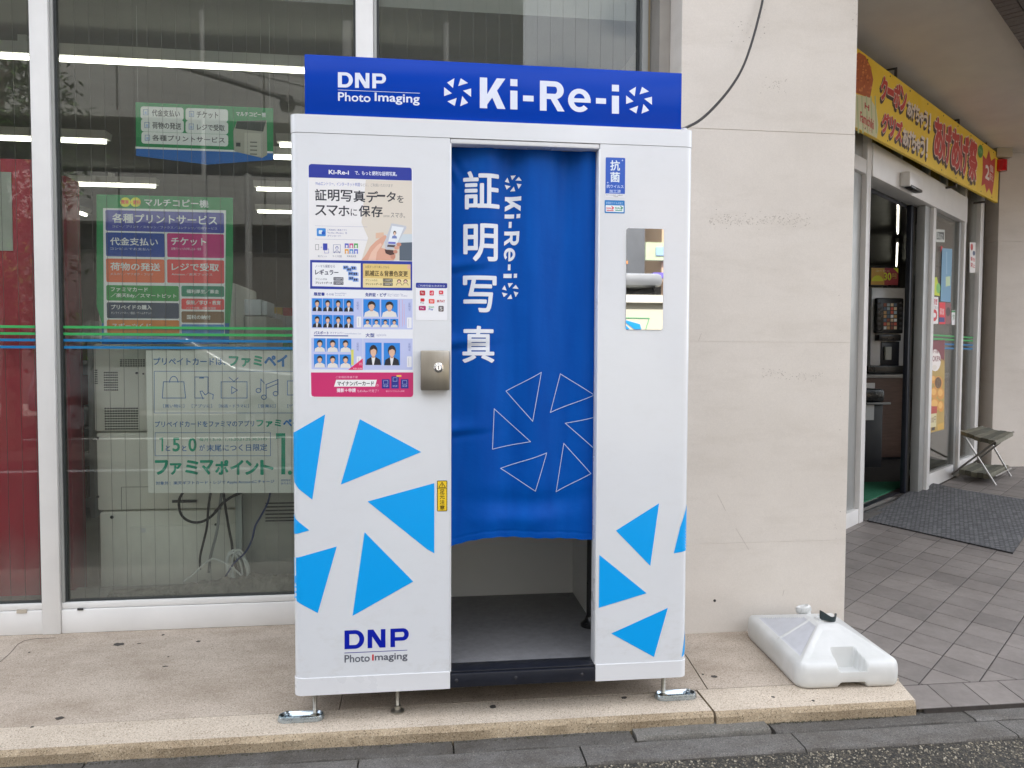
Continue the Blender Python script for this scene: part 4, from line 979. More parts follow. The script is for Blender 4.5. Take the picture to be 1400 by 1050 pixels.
# portrait tables
pp.poly([(72, 232), (770, 243), (770, 790), (76, 780)], (236, 238, 245))
pp.text('履歴書', 94, 248, 170, 272, (45, 65, 150), bold=.03); pp.text('その他', 180, 254, 232, 270, (80, 95, 160)); pp.text('Resume/Others', 240, 250, 318, 260, (140, 150, 190)); pp.text('3cm×4cm ×8', 240, 264, 305, 273, (150, 155, 190))
pp.text('免許証・ビザ', 447, 252, 592, 278, (45, 65, 150), bold=.03); pp.text("Driver's License / Visa", 600, 256, 705, 266, (140, 150, 190)); pp.text('Pass・Exam・TOEIC', 600, 268, 735, 277, (150, 155, 190))
pp.text('パスポート', 96, 514, 198, 536, (45, 65, 150), bold=.03); pp.text('マイナンバー', 206, 518, 300, 534, (80, 95, 160)); pp.rect(96, 542, 330, 549, (60, 80, 160)); pp.text('Passport/Residence Card', 306, 526, 418, 538, (140, 150, 190))
pp.text('大型', 449, 528, 510, 556, (45, 65, 150), bold=.03); pp.text('Large Size 5cm×7cm', 524, 532, 590, 552, (150, 155, 190))
pp.poly([(78, 286), (428, 290), (428, 500), (80, 494)], (192, 200, 238)); pp.poly([(430, 290), (770, 293), (770, 502), (430, 500)], (192, 200, 238)); pp.poly([(78, 561), (430, 563), (430, 778), (80, 774)], (192, 200, 238)); pp.poly([(432, 563), (770, 565), (770, 778), (432, 778)], (192, 200, 238))
def portrait(x0, y0, x1, y1, suit):
    w_, h_ = x1 - x0, y1 - y0; cx_ = (x0 + x1) / 2
    pp.rect(x0, y0, x1, y1, (45, 135, 222))
    if suit: body, sh_ = (36, 36, 46), (232, 232, 236)
    else: body, sh_ = (228, 226, 222), (228, 226, 222)
    pp.poly([(x0 + .04 * w_, y1), (x0 + .10 * w_, y1 - .24 * h_), (cx_ - .14 * w_, y1 - .36 * h_), (cx_ + .14 * w_, y1 - .36 * h_), (x1 - .10 * w_, y1 - .24 * h_), (x1 - .04 * w_, y1)], body)
    if suit: pp.poly([(cx_ - .12 * w_, y1 - .36 * h_), (cx_ + .12 * w_, y1 - .36 * h_), (cx_ + .02 * w_, y1), (cx_ - .06 * w_, y1)], sh_)
    pp.rect(cx_ - .09 * w_, y1 - .46 * h_, cx_ + .09 * w_, y1 - .32 * h_, (205, 160, 135))
    pp.ell(cx_, y0 + .35 * h_, .245 * w_, .25 * h_, (42, 32, 32), 12); pp.ell(cx_, y0 + .41 * h_, .185 * w_, .22 * h_, (226, 186, 160), 12)
    pp.poly([(cx_ - .17 * w_, y0 + .34 * h_), (cx_ - .1 * w_, y0 + .2 * h_), (cx_ + .1 * w_, y0 + .19 * h_), (cx_ + .17 * w_, y0 + .34 * h_), (cx_ + .03 * w_, y0 + .27 * h_)], (42, 32, 32))
for i in range(4):
    portrait(84 + i * 72, 290 + i, 152 + i * 72, 377 + i, True); portrait(84 + i * 72, 402 + i, 152 + i * 72, 488 + i, True); portrait(434 + i * 61, 428 + i * .6, 490 + i * 61, 486 + i * .6, False)
for i in range(2): portrait(434 + i * 122, 296 + i * 2, 546 + i * 122, 415 + i * 2, False); portrait(447 + i * 126, 592 + i * 2, 559 + i * 126, 745 + i * 2, True)
for i in range(3): portrait(96 + i * 88, 563 + i, 176 + i * 88, 654 + i, False); portrait(96 + i * 88, 671 + i, 176 + i * 88, 762 + i, False)
for (x, y) in ((388, 312), (742, 318), (388, 592), (742, 594)): pp.text('証', x, y, x + 15, y + 17, (90, 110, 180)); pp.text('明', x, y + 20, x + 15, y + 37, (90, 110, 180)); pp.text('写', x, y + 40, x + 15, y + 57, (90, 110, 180))
for (x, y) in ((388, 414), (732, 420), (388, 686), (732, 686)): pp.rect(x, y, x + 32, y + 74, (238, 239, 246), 5); pp.line([(x + 12, y + 10), (x + 12, y + 64)], 2, (160, 160, 180))
for x, y0, y1 in ((680, 300, 480), (700, 300, 480), (712, 330, 470)): pp.line([(x, y0), (x + 2, y1)], 2, (225, 150, 175))
pp.rect(350, 640, 368, 746, (222, 218, 110)); pp.poly([(330, 778), (430, 700), (430, 778)], (222, 45, 105)); pp.text('対応', 405, 728, 425, 748, (245, 220, 230)); pp.text('申請', 365, 764, 428, 774, (245, 220, 230))
# pink band, without the printed mascot
pp.poly([(76, 796), (775, 796), (775, 945), (770, 960), (756, 964), (98, 962), (82, 956), (78, 940)], (205, 45, 110))
pp.text('ご来場前準備不要', 246, 820, 396, 836, (240, 180, 205)); pp.poly([(248, 846), (526, 846), (514, 893), (234, 893)], (245, 243, 246)); pp.text('マイナンバーカード', 256, 856, 506, 886, (45, 48, 60), bold=.03)
pp.text('の', 522, 876, 538, 892, (240, 200, 220)); pp.text('撮影＋申請', 252, 904, 382, 932, (245, 225, 235), bold=.03); pp.text('もKi-Re-iで完了！', 392, 912, 536, 932, (240, 200, 220))
for (x0, y0, x1, y1) in ((560, 842, 614, 906), (625, 822, 676, 906), (690, 842, 743, 906)):
    pp.rect(x0, y0, x1, y1, (30, 45, 140), 3); pp.frame(x0 + 12, y0 + 10, x1 - 12, y0 + 34, 2, (190, 200, 240)); pp.text('申請', x0 + 10, y1 - 24, x1 - 10, y1 - 10, (170, 180, 230))
pp.rect(660, 814, 694, 826, (240, 200, 90), 4); pp.text('撮るだけでかんたん申請', 588, 918, 714, 930, (240, 190, 210))
pp.build('poster_print', pst)

# power cable
pts = [at_y(x, y, Y) for x, y, Y in ((947, 176, .10), (958, 165, .16), (985, 138, .30), (1005, 112, .42), (1018, 88, .50), (1029, 55, .56), (1037, 25, .60), (1043, 0, .62), (1049, -40, .63), (1060, -120, .64))]
def smooth(pts, it=3):
    for _ in range(it):
        q_ = [pts[0]]
        for a, b in zip(pts, pts[1:]): q_ += [a * .75 + b * .25, a * .25 + b * .75]
        pts = q_ + [pts[-1]]
    return pts
p0 = Vector((1.325, .05, ZT + .018)); pts = [p0, p0 + Vector((.006, .01, .004))] + pts[1:]
mb = MB(); mb.tube(smooth(pts), .0052, CABLE_BK, 8); tag(mb.build('power_cable', loc=p0), 'black power cable curving up the column from the booth roof', 'cable')

# ================================================================== INSIDE THE SHOP WINDOW
TUBE = emis('fluorescent_tube', (1, .96, .82), 3.2); FIX = mat('white_enamel', (.7, .7, .68), .5, var=0)
def lamp(p, q_, lab, k=1.0):
    p, q_ = Vector(p), Vector(q_); c = (p + q_) / 2; t = thing('ceiling_lamp', lab, 'ceiling lamp', c, 'fluorescent lamps on the shop ceiling')
    d = (q_ - p).normalized(); s_ = Vector((-d.y, d.x, 0)); L_ = (q_ - p).length
    T = lambda v: p + d * v.x + s_ * v.y + Vector((0, 0, v.z))
    mb = MB(T=T); mb.prism([(-.06 * k, .05), (.06 * k, .05), (.035 * k, .0), (-.035 * k, .0)], 0, L_, FIX, axis='x'); mb.build('housing', t, smooth=False)
    mb = MB(T=T); mb.tube([(.02, 0, -.018), (L_ - .02, 0, -.016)], .0125 * k, TUBE, 10); mb.build('tube', t)
    mb = MB(T=T); mb.box(L_ / 2 - .02, L_ / 2 + .02, -.02, .02, .05, 2.79 - p.z, FIX); mb.build('bracket', t, smooth=False)
LZ = 2.70
def lz(px, py): return at_z(px, py, LZ)
r1 = lz(0, 72); lamp((-3.6, r1.y, LZ), (.55, r1.y + .02, LZ), 'long lit tube lamp nearest the shop window glass', .7)
p, q_ = lz(0, 186), lz(147, 190); lamp((-3.8, p.y, LZ), (q_.x, p.y, LZ), 'lit tube lamp left of the hanging green sign')
p = lz(379, 195); lamp((p.x, p.y, LZ), (1.4, p.y, LZ), 'lit tube lamp just right of the hanging green sign, upper one')
p = lz(371, 212); lamp((p.x, p.y, LZ), (1.3, p.y, LZ), 'lit tube lamp just right of the hanging green sign, lower one')
p, q_ = lz(89, 249), lz(216, 253); lamp((p.x, p.y, LZ), (q_.x, p.y, LZ), 'short lit tube lamp below the hanging sign, above the green poster')
p = lz(348, 256); lamp((p.x, p.y, LZ), (.2, p.y, LZ), 'lit tube lamp right of the green poster header, upper one')
p = lz(350, 287); lamp((p.x, p.y, LZ), (.4, p.y, LZ), 'lit tube lamp right of the green poster header, lower one')
p, q_ = lz(90, 283), lz(119, 293); lamp(p, q_, 'small slanting tube lamp left of the green poster')
for a_, b_, w_ in (((1228, 277), (1227.3, 318), 'nearer'), ((1227, 331), (1225.5, 364), 'farther')):  # glowing tubes added in place of thin light lines, taken as reflections
    lamp(lz(*a_), lz(*b_), '%s of the two glowing lines standing in for reflections above the drinks machine' % w_, .4)

# copier behind the glass
CYY = 1.26
cpr = thing('photocopier', 'large cream photocopier with its back to the shop window', 'photocopier', (-.7, 1.5, .04))
x0, x1 = at_y(131, 600, CYY).x, at_y(330, 600, CYY).x; zt1 = at_y(200, 470, CYY).z; zs1 = at_y(200, 698, CYY).z; zs2 = at_y(260, 716, CYY).z; ze = at_y(200, 590, CYY).z
mb = MB(); mb.bbox(x0, x1, CYY, 1.9, zs1 + .003, ze - .002, CREAM, .012); mb.bbox(x0 - .004, x1, CYY - .006, 1.9, ze + .001, zt1, CREAM, .012); mb.build('body', cpr)
mb = MB(); mb.bbox(x0 + .006, x1, CYY + .004, 1.9, .05, zs1 - .003, CREAM, .012); mb.bbox(x0 + .15, x1, CYY - .01, 1.5, .05, zs2 - .004, CREAM, .006); mb.build('paper_cabinet', cpr)
zt2 = at_y(225, 384, CYY).z; mb = MB(); mb.bbox(at_y(131, 420, CYY).x, at_y(319, 420, CYY).x, CYY + .02, 1.8, zt1 + .002, zt2, CREAM, .015); mb.build('scanner', cpr)
def grille(px0, py0, px1, py1, nx, nz):
    a, b = at_y(px0, py0, CYY - .006), at_y(px1, py1, CYY - .006); mb = MB(); fy = CYY - .0075 if a.z > ze else CYY - .0015
    for i in range(nx):
        for j in range(nz):
            x = a.x + (b.x - a.x) * i / nx; z = b.z + (a.z - b.z) * j / nz
            mb.box(x, x + (b.x - a.x) / nx * .72, fy, fy + .004, z, z + (a.z - b.z) / nz * .55, SLOT)
    mb.build('vent_grille', cpr, smooth=False, loc=(a.x, fy, a.z))
grille(143, 556, 190, 587, 13, 9); grille(142, 507, 162, 534, 8, 8); grille(164, 490, 199, 501, 10, 4)
grille(129.5, 504, 134, 525, 2, 7)
mb = MB()
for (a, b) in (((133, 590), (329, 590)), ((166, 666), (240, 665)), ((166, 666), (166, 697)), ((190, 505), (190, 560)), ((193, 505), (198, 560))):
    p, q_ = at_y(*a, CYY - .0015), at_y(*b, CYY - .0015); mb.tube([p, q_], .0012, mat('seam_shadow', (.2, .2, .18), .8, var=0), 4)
for (px, py, r) in ((153, 707, .008), (134, 599, .006), (134, 679, .006), (187, 510, .006), (196, 511, .004), (295, 717, .006), (295, 698, .006)):
    p = at_y(px, py, CYY - .007); mb.lathe([(r, 0), (r, -.003), (.001, -.004)], p, SLOT, 10, axis='y')
p, q_ = at_y(235, 684, CYY - .01), at_y(269, 687, CYY - .01); mb.box(p.x, q_.x, CYY - .008, CYY - .004, q_.z, p.z, SLOT)
p, q_ = at_y(192, 722, CYY - .012), at_y(199, 728, CYY - .012); mb.box(p.x, q_.x, CYY - .0135, CYY - .0115, q_.z, p.z, mat('white_label', (.7, .7, .7), .5, var=0)); tag(mb.build('panel_detail', cpr), kind='stuff')
# ground level unit to the right with louvres
x2, x3 = at_y(331, 700, 1.22).x, .75
un = thing('paper_feeder', 'grey cream paper feeder cabinet with louvres behind the booth edge', 'cabinet', (.1, 1.5, .04))
mb = MB(); mb.bbox(x2, x3, 1.22, 1.8, .13, at_y(360, 560, 1.22).z, mat('grey_cream_plastic', (.42, .42, .38), .5, var=.04), .01); mb.build('body', un)
mb = MB(); mb.box(x2 + .01, x3, 1.26, 1.78, .04, .128, BLACKP); mb.build('plinth', un, smooth=False)
for i, py in enumerate((688, 693, 698, 703, 708, 712)):
    a = at_y(363, py, 1.22); mb = MB(); mb.box(a.x, a.x + .35, 1.2185, 1.2245, a.z - .004, a.z + .003, SLOT); mb.build('louvre', un, smooth=False, loc=a)
mb = MB(); a = at_y(322, 676, 1.16); b = at_y(326, 806, 1.16); mb.bbox(a.x, a.x + .03, 1.15, 1.18, .04, a.z, mat('painted_steel_post', (.35, .38, .36), .5), .003); tag(mb.build('support_post'), 'thin grey steel post between copier and feeder, below the white poster', 'post')
# small things beside the poster
bx = thing('paper_box', 'small white paper box stacked right of the green poster', 'box', at_y(343, 432, 1.5)); a, b = at_y(321, 409, 1.5), at_y(357, 431, 1.5)
mb = MB(); mb.bbox(a.x, b.x, 1.5, 1.7, b.z, a.z, mat('white_card', (.62, .65, .68), .6), .003); mb.build('carton', bx)
mb = MB(); mb.bbox(b.x + .003, b.x + .03, 1.5, 1.7, b.z, a.z - .01, mat('white_card', (.6, .6, .6)), .003); mb.build('side_flap', bx)
a, b = at_y(319, 432, 1.48), at_y(366, 600, 1.48); mb = MB(); mb.bbox(a.x, b.x, 1.48, 1.95, .04, a.z, mat('beige_steel', (.38, .37, .33), .5), .006); tag(mb.build('cabinet', loc=(a.x, 1.48, .04)), 'beige steel cabinet under the small white box', 'cabinet')
# shelving deeper in the shop
SHF = mat('shelf_enamel', (.3, .3, .29), .5); 
def shelf(x0, x1, y, h, lab, seed=0):
    t = thing('shelving_unit', lab, 'shelf', ((x0 + x1) / 2, y, .035), 'shop shelves'); rnd = random.Random(seed)
    mb = MB(); mb.box(x0, x1, y + .36, y + .40, .035, h, SHF); mb.box(x0, x0 + .03, y, y + .36, .035, h, SHF); mb.box(x1 - .03, x1, y, y + .36, .035, h, SHF); mb.build('frame', t, smooth=False)
    z = .15
    gm = [mat('goods_%s' % n, c, .45, var=0) for n, c in (('red', (.3, .03, .03)), ('yellow', (.4, .28, .03)), ('blue', (.03, .08, .3)), ('white', (.5, .5, .48)), ('green', (.04, .2, .07)), ('brown', (.15, .07, .04)), ('dark', (.04, .04, .05)))]
    while z < h - .1:
        mb = MB(); mb.box(x0 + .031, x1 - .031, y, y + .36, z, z + .025, SHF); mb.build('shelf_board', t, smooth=False, loc=(x0, y, z))
        mb = MB(); x = x0 + .05
        while x < x1 - .15:
            w_ = rnd.uniform(.06, .16); hh = rnd.uniform(.12, .24); mb.box(x, x + w_ - .01, y + rnd.uniform(.01, .05), y + .3, z + .026, z + .026 + hh, rnd.choice(gm)); x += w_
        tag(mb.build('goods', t, smooth=False), kind='stuff'); z += .33
shelf(-3.2, -1.9, 3.2, 1.45, 'low shelf of goods behind the red board', 1); shelf(-.6, 1.2, 2.9, 1.5, 'shelf of goods right of the copier, behind the booth sign', 2)
shelf(-2.0, .6, 6.2, 1.6, 'long shelf deep in the shop behind the copier', 3); shelf(3.2, 4.6, 6.4, 1.6, 'shelf seen left of the drinks machine through the door', 4)

# cables behind the glass
def cable(name, pts, r, m, lab, Y=1.12, tail=None):
    P = [at_y(x / 3.3333, 450 + y / 3.3333, Y + (0 if len(q) < 1 else q[0])) for x, y, *q in pts]
    mb = MB(); mb.tube(smooth(P, 3), r, m, 8); return tag(mb.build(name, loc=P[-1]), lab, 'cable')
cable('power_cable', [(835, 742), (812, 780), (822, 850), (870, 882), (925, 880), (975, 845), (1010, 795), (1060, 760), (1100, 745)], .0062, CABLE_BK, 'black cable making a round loop under the white poster')
cable('power_cable', [(960, 745), (948, 820), (945, 900), (925, 980), (910, 1040), (912, 1095)], .0055, CABLE_BK, 'black cable hanging straight below the loop, left of the grey one', 1.11)
cable('power_cable', [(1010, 745), (998, 830), (992, 910), (972, 990), (955, 1050), (952, 1110)], .0065, CABLE_GY, 'grey cable hanging below the white poster', 1.13)
cable('power_cable', [(1018, 745), (1030, 830), (1045, 920), (1058, 980), (1062, 1060), (1095, 1120)], .006, CABLE_BK, 'black cable running down along the steel post', 1.14)
cable('data_cable', [(1232, 742), (1222, 790), (1190, 850), (1160, 900), (1150, 960), (1120, 1020), (1070, 1060), (1040, 1105), (1010, 1160)], .0045, CABLE_BL, 'blue data cable sloping down in front of the louvred feeder', 1.10)
pts = []
for k in range(60):
    a = k / 60 * 2 * pi * 4.3; pts.append((1062 + 14 * k / 60 * 3 + 42 * cos(a) * (1 - .2 * sin(a * .3)), 1090 + 75 * sin(a) + 30 * cos(a) * .9 + 8 * sin(k * .7), .004 * (k % 5)))
cable('coiled_cable', [(840, 1150), (880, 1120), (940, 1060), (985, 1040)] + pts, .0045, mat('pale_cable', (.8, .82, .8), .45), 'pale grey coiled cable lying on the window floor', 1.10)
mb = MB(); mb.box(-2.5, 1.4, 1.022, 1.20, .035, .13, mat('ledge_vinyl', (.30, .30, .27), .6)); mb.build('window_ledge', win, smooth=False)
# dust fluff along the bottom of the glass
DUST = mat('grey_dust', (.30, .29, .25), 1, var=.3, vs=20, bp=1, bs=80, bd=.01)
mb = MB(); nn = 60; vs = []; fs = []
for i in range(nn + 1):
    x = -.98 + 1.05 * i / nn; e = math.exp(-((i / nn - .62) / .3) ** 2)
    for j in range(9):
        a = j / 8 * pi; h = (.018 + .05 * e) * (.7 + .5 * random.random()); vs.append((x, 1.075 - .05 * cos(a), .131 + h * sin(a)))
for i in range(nn):
    for j in range(8): k = i * 9 + j; fs.append((k, k + 1, k + 10, k + 9))
mb.add(vs, fs, DUST); o = mb.build('dust'); tag(o, 'grey dust and fluff piled inside the window sill', kind='stuff')

# red board behind the left pane, with a paper on it
rb = thing('red_display_board', 'tall dark red board standing inside the left window pane', 'board', (-1.6, 1.12, .04))
a = at_y(50, 218, 1.10); b = at_y(93, 245, 1.12)
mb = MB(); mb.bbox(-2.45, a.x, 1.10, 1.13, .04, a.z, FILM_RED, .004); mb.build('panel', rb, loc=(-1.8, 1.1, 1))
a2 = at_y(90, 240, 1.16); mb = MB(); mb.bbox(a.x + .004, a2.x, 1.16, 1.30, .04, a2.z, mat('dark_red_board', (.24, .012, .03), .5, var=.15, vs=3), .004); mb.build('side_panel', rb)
c0, c1 = at_y(0, 235, 1.098), at_y(18, 343, 1.098); mb = MB(); mb.box(-2.2, c1.x, 1.096, 1.0995, c1.z, c0.z, mat('notice_paper', (.55, .56, .5), .6)); mb.build('notice', rb, smooth=False)
# dim poster stand with greenery print
dp = yplane(1.62, k=1.0); dp.src(0, 250, 3.3333)
mb = MB(); a, b = at_y(84, 372, 1.62), at_y(113, 690, 1.62); mb.box(a.x - .02, b.x, 1.62, 1.63, b.z, a.z, mat('white_board', (.42, .43, .42), .5)); bd = mb.build('poster_stand', smooth=False, loc=(a.x, 1.62, b.z)); tag(bd, 'dim white and green poster standing between red board and copier', 'poster')
dp.poly([(276, 590), (300, 560), (330, 580), (352, 556), (376, 575), (376, 740), (276, 750)], (30, 110, 60)); dp.text('電気も税金も', 280, 480, 360, 502, (60, 90, 120)); dp.text('ファミペイ払', 276, 518, 368, 556, (30, 90, 110), bold=.03); dp.rect(290, 640, 320, 656, (200, 180, 60)); dp.text('ファミペイ', 282, 670, 350, 700, (230, 235, 235)); dp.build('print', bd)
# vertical pole in front of the right hand upper pane is a reflection; see the street

# hanging green sign
HY = 1.13
hs = thing('hanging_sign', 'green hanging sign with five white panels above the window poster', 'sign', at_y(279, 180, HY))
hp = yplane(HY, k=1.45, start=.0008); hp.src(0, 0, 3.3333)
def slab_from_px(poly, Y, th, m, src): 
    P = [at_y(src[0] + x / src[2], src[1] + y / src[2], Y) for x, y in poly]; mb = MB(); mb.prism([(p.x, p.z) for p in P], Y, Y + th, m, axis='y'); return mb
GRN = mat('green_card', C(22, 128, 72, 1.3), .5, var=.03); BLU = mat('blue_card', C(5, 92, 170, 1.3), .5, var=.03)
slab_from_px([(617, 465), (1245, 493), (1245, 690), (620, 668)], HY, .004, GRN, (0, 0, 3.3333)).build('board', hs, smooth=False)
slab_from_px([(620, 676), (1245, 698), (1245, 728), (945, 750), (620, 710)], HY, .004, BLU, (0, 0, 3.3333)).build('board', hs, smooth=False)
WP = (206, 208, 204)
def skew_panel(s, x0, y0, x1, y1, k, c, r=8):
    n = 3; pts = []
    for cx_, cy2, a in ((x1 - r, y1 - r, 0), (x0 + r, y1 - r, pi / 2), (x0 + r, y0 + r, pi), (x1 - r, y0 + r, 3 * pi / 2)):
        for i in range(n + 1): t_ = a + i * pi / 2 / n; X_ = cx_ + r * cos(t_); pts.append((X_, cy2 + r * sin(t_) + k * (X_ - x0)))
    s.poly(pts, c)
def skew_text(s, body, x0, y0, x1, y1, k, c, bold=0): dy = k * (x1 - x0) / 2; s.text(body, x0, y0 + dy, x1, y1 + dy, c, bold)
skew_panel(hp, 617, 668, 1245, 677, .035, (225, 228, 225), 2)
for tx, x0, y0, x1, y1, tx0, tx1 in (('代金支払い', 641, 484, 837, 542, 692, 820), ('チケット', 846, 492, 1039, 550, 896, 995), ('荷物の発送', 643, 541, 838, 599, 694, 826), ('レジで受取', 846, 550, 1040, 606, 898, 1024), ('各種プリントサービス', 645, 600, 1040, 654, 694, 1024)):
    skew_panel(hp, x0, y0, x1, y1, .035, WP, 12); skew_text(hp, tx, tx0, y0 + 15, tx1, y1 - 12, .03, (60, 60, 62), .018)
for (x, y) in ((664, 512), (873, 520), (670, 570), (872, 577), (672, 628)): hp.frame(x - 10, y - 12, x + 10, y + 12, 2.5, (110, 130, 165)); hp.rect(x - 5, y - 4, x + 5, y + 8, (160, 175, 200))
skew_text(hp, 'マルチコピー機', 1076, 508, 1212, 530, .03, (205, 225, 210), .018)
hp.poly([(1063, 600), (1080, 552), (1215, 548), (1218, 706), (1195, 720), (1068, 690)], (150, 146, 134)); hp.poly([(1080, 552), (1215, 548), (1205, 578), (1200, 600), (1072, 586)], (52, 56, 54)); hp.poly([(1114, 605), (1195, 608), (1195, 716), (1114, 700)], (168, 164, 152))
for i in range(4): hp.rect(1140, 646 + i * 18, 1172, 651 + i * 18, (90, 88, 82))
hp.rect(1076, 650, 1096, 668, (50, 50, 50)); hp.build('print', hs)
for px, py in ((188.5, 140), (369, 148)):
    a = at_y(px, py, HY); mb = MB(); mb.tube([a, Vector((a.x, a.y, 2.79))], .0007, mat('nylon_thread', (.5, .5, .48), .5), 4); mb.build('thread', hs)
# green multi copier poster stuck inside the glass
PY = .9905
gp = yplane(PY, k=1.45, start=.0004, step=.00006); gp.src(0, 250, 3.3333)
mb = slab_from_px([(440, 52), (1062, 68), (1062, 430), (1044, 705), (1044, 735), (464, 735), (464, 640), (440, 560)], PY, .0008, GRN, (0, 250, 3.3333))
gpo = mb.build('copier_poster', smooth=False, loc=at_y(225, 368, PY)); tag(gpo, 'green poster with blue, pink, orange and red service boxes in the window', 'poster')
gp.poly([(464, 640), (1044, 640), (1044, 735), (464, 735)], (20, 82, 150))
gp.poly([(470, 115), (1030, 125), (1024, 690), (474, 690)], (216, 220, 216))
gp.ell(571, 88, 24, 22, (240, 205, 40)); gp.ell(618, 88, 24, 22, (240, 205, 40)); gp.text('簡単・便利', 552, 78, 640, 98, (205, 60, 40), bold=.03); gp.text('マルチコピー機', 658, 74, 950, 110, (222, 235, 226), bold=.025)
W2 = (226, 228, 234)
for tx, sub, x0, y0, x1, y1, c, t_ in (('各種プリントサービス', 'コピー／プリント／スキャン／ファクス／コンテンツ／行政サービス', 481, 130, 1021, 224, (68, 72, 150), (512, 144, 990, 188)),
    ('代金支払い', 'コンビニでお支払い', 483, 228, 750, 337, (28, 62, 140), (502, 250, 720, 286)), ('チケット', '各種チケットのお申し込み・発券', 762, 232, 1021, 341, (178, 40, 110), (780, 250, 940, 286)),
    ('荷物の発送', 'メルカリ／ヤフオク・フリマ', 484, 347, 750, 454, (222, 100, 62), (503, 364, 730, 401)), ('レジで受取', 'Amazon／楽天ブックス', 762, 351, 1022, 457, (205, 66, 66), (782, 366, 998, 402)),
    ('ファミマカード', '', 485, 468, 815, 538, (38, 132, 60), (505, 476, 674, 496)), ('福利厚生／募金', '', 827, 470, 1022, 519, (30, 118, 92), (850, 486, 998, 504)),
    ('プリペイドの購入', 'オンラインマネー／通話／ゲームチケット', 487, 546, 816, 618, (38, 54, 78), (506, 556, 692, 578)), ('保険／学び・教育', 'バイク自賠・自転車保険', 827, 528, 1022, 578, (208, 66, 66), (848, 536, 1006, 556)),
    ('国税の納付', '', 827, 586, 1022, 638, (112, 84, 54), (852, 602, 960, 622)), ('スポーツくじ', '', 488, 625, 817, 686, (190, 112, 36), (510, 640, 690, 662)), ('商品券・ギフト', '', 827, 645, 1022, 688, (62, 120, 180), (850, 656, 930, 668))):
    gp.rect(x0, y0, x1, y1, c, 7); gp.text(tx, *t_, W2, bold=.022)
    if sub: gp.text(sub, t_[0], t_[3] + 9, t_[0] + (t_[2] - t_[0]) * (1. if x1 - x0 > 300 else .86), t_[3] + 21, (200, 202, 222))
gp.text('／楽天Edy／スマートピット', 505, 504, 804, 526, W2, bold=.02); gp.build('print', gpo)
# white prepaid card poster
wp = yplane(PY, k=1.3, start=.0004, step=.00006); wp.src(0, 450, 3.3333)
WPAP = mat('poster_paper', (.9, .9, .83), .6, var=.015, vs=3)
wpo = slab_from_px([(665, 96), (2050, 100), (2050, 745), (676, 747)], PY, .0008, WPAP, (0, 450, 3.3333)).build('prepaid_poster', smooth=False, loc=at_y(300, 575, PY)); tag(wpo, 'wide white poster with blue and green lettering below the window stripes', 'poster')
BL = (45, 105, 165); TG = (10, 150, 120)
wp.text('プリペイトカードは、', 700, 130, 1028, 164, BL, bold=.015); wp.text('ファミ', 1042, 120, 1196, 172, TG, bold=.05); wp.text('ペイ', 1204, 116, 1310, 172, (40, 120, 190), bold=.05)
wp.line([(705, 192), (1600, 192)], 2.5, BL); wp.line([(703, 194), (703, 380)], 2.5, BL); wp.line([(705, 382), (1600, 382)], 2.5, BL)
wp.line([(745, 240), (838, 240), (846, 314), (740, 314)], 3.5, BL, True); wp.arc(792, 242, 19, 27, 3.5, BL, pi, 2 * pi)
wp.line([(888, 218), (948, 218), (948, 290)], 3.5, BL); wp.line([(888, 218), (888, 314), (930, 314)], 3.5, BL); wp.line([(925, 318), (912, 284), (922, 282), (935, 300), (950, 290), (972, 298), (970, 318)], 3.5, BL); wp.rect(908, 220, 930, 225, BL)
wp.line([(1008, 240), (1126, 240), (1126, 314), (1008, 314)], 3.5, BL, True); wp.line([(1045, 220), (1066, 238), (1085, 222)], 3.5, BL); wp.line([(1056, 262), (1056, 294), (1082, 278)], 3.5, BL, True)
wp.arc(1178, 280, 11, 10, 3.5, BL, 0, 2 * pi); wp.line([(1189, 280), (1189, 228), (1204, 246)], 3.5, BL); wp.arc(1203, 310, 11, 10, 3.5, BL, 0, 2 * pi); wp.arc(1256, 294, 11, 10, 3.5, BL, 0, 2 * pi); wp.line([(1213, 310), (1213, 252), (1267, 230), (1267, 294)], 3.5, BL); wp.line([(1213, 270), (1267, 248)], 3.5, BL)
wp.frame(1310, 236, 1390, 300, 3.5, BL)
for tx, x0, x1 in (('［買い物に］', 744, 840), ('［アプリに］', 874, 966), ('［映画・ドラマに］', 998, 1134), ('［音楽に］', 1178, 1256), ('［ゲームに］', 1310, 1400)): wp.text(tx, x0, 342, x1, 358, BL, bold=.01)
wp.text('プリペイドカードをファミマのアプリ', 706, 418, 1158, 446, BL, bold=.015); wp.text('ファミ', 1168, 412, 1282, 446, TG, bold=.05); wp.text('ペイ', 1290, 408, 1370, 446, (40, 120, 190), bold=.05)
wp.frame(707, 472, 1233, 577, 2.5, BL)
for ch, x0, x1, y0, y1, c in (('1', 726, 746, 494, 556, TG), ('と', 755, 776, 530, 555, BL), ('5', 786, 820, 494, 558, TG), ('と', 830, 850, 530, 556, BL), ('0', 858, 896, 494, 558, TG)): (wp.poly([(x0, y0 + 4), (x0 + 12, y0), (x1 - 2, y0), (x1 - 2, y1), (x1 - 10, y1), (x1 - 10, y0 + 8), (x0, y0 + 10)], c) if ch == '1' else wp.text(ch, x0, y0, x1, y1, c, bold=.03))
wp.text('毎月1,5,10,11,15,20,21,25,30,31の', 908, 494, 1216, 510, TG); wp.text('が', 908, 526, 934, 554, BL, bold=.015); wp.text('末尾につく日限定', 942, 524, 1218, 556, BL, bold=.015)
for i, ch in enumerate('ファミマポイント'): wp.text(ch, 706 + i * 68.5, (596 + (14 if ch == 'ァ' else 0)), 768 + i * 68.5 - (8 if ch in 'ァ' else 0), 664, TG, bold=.045)
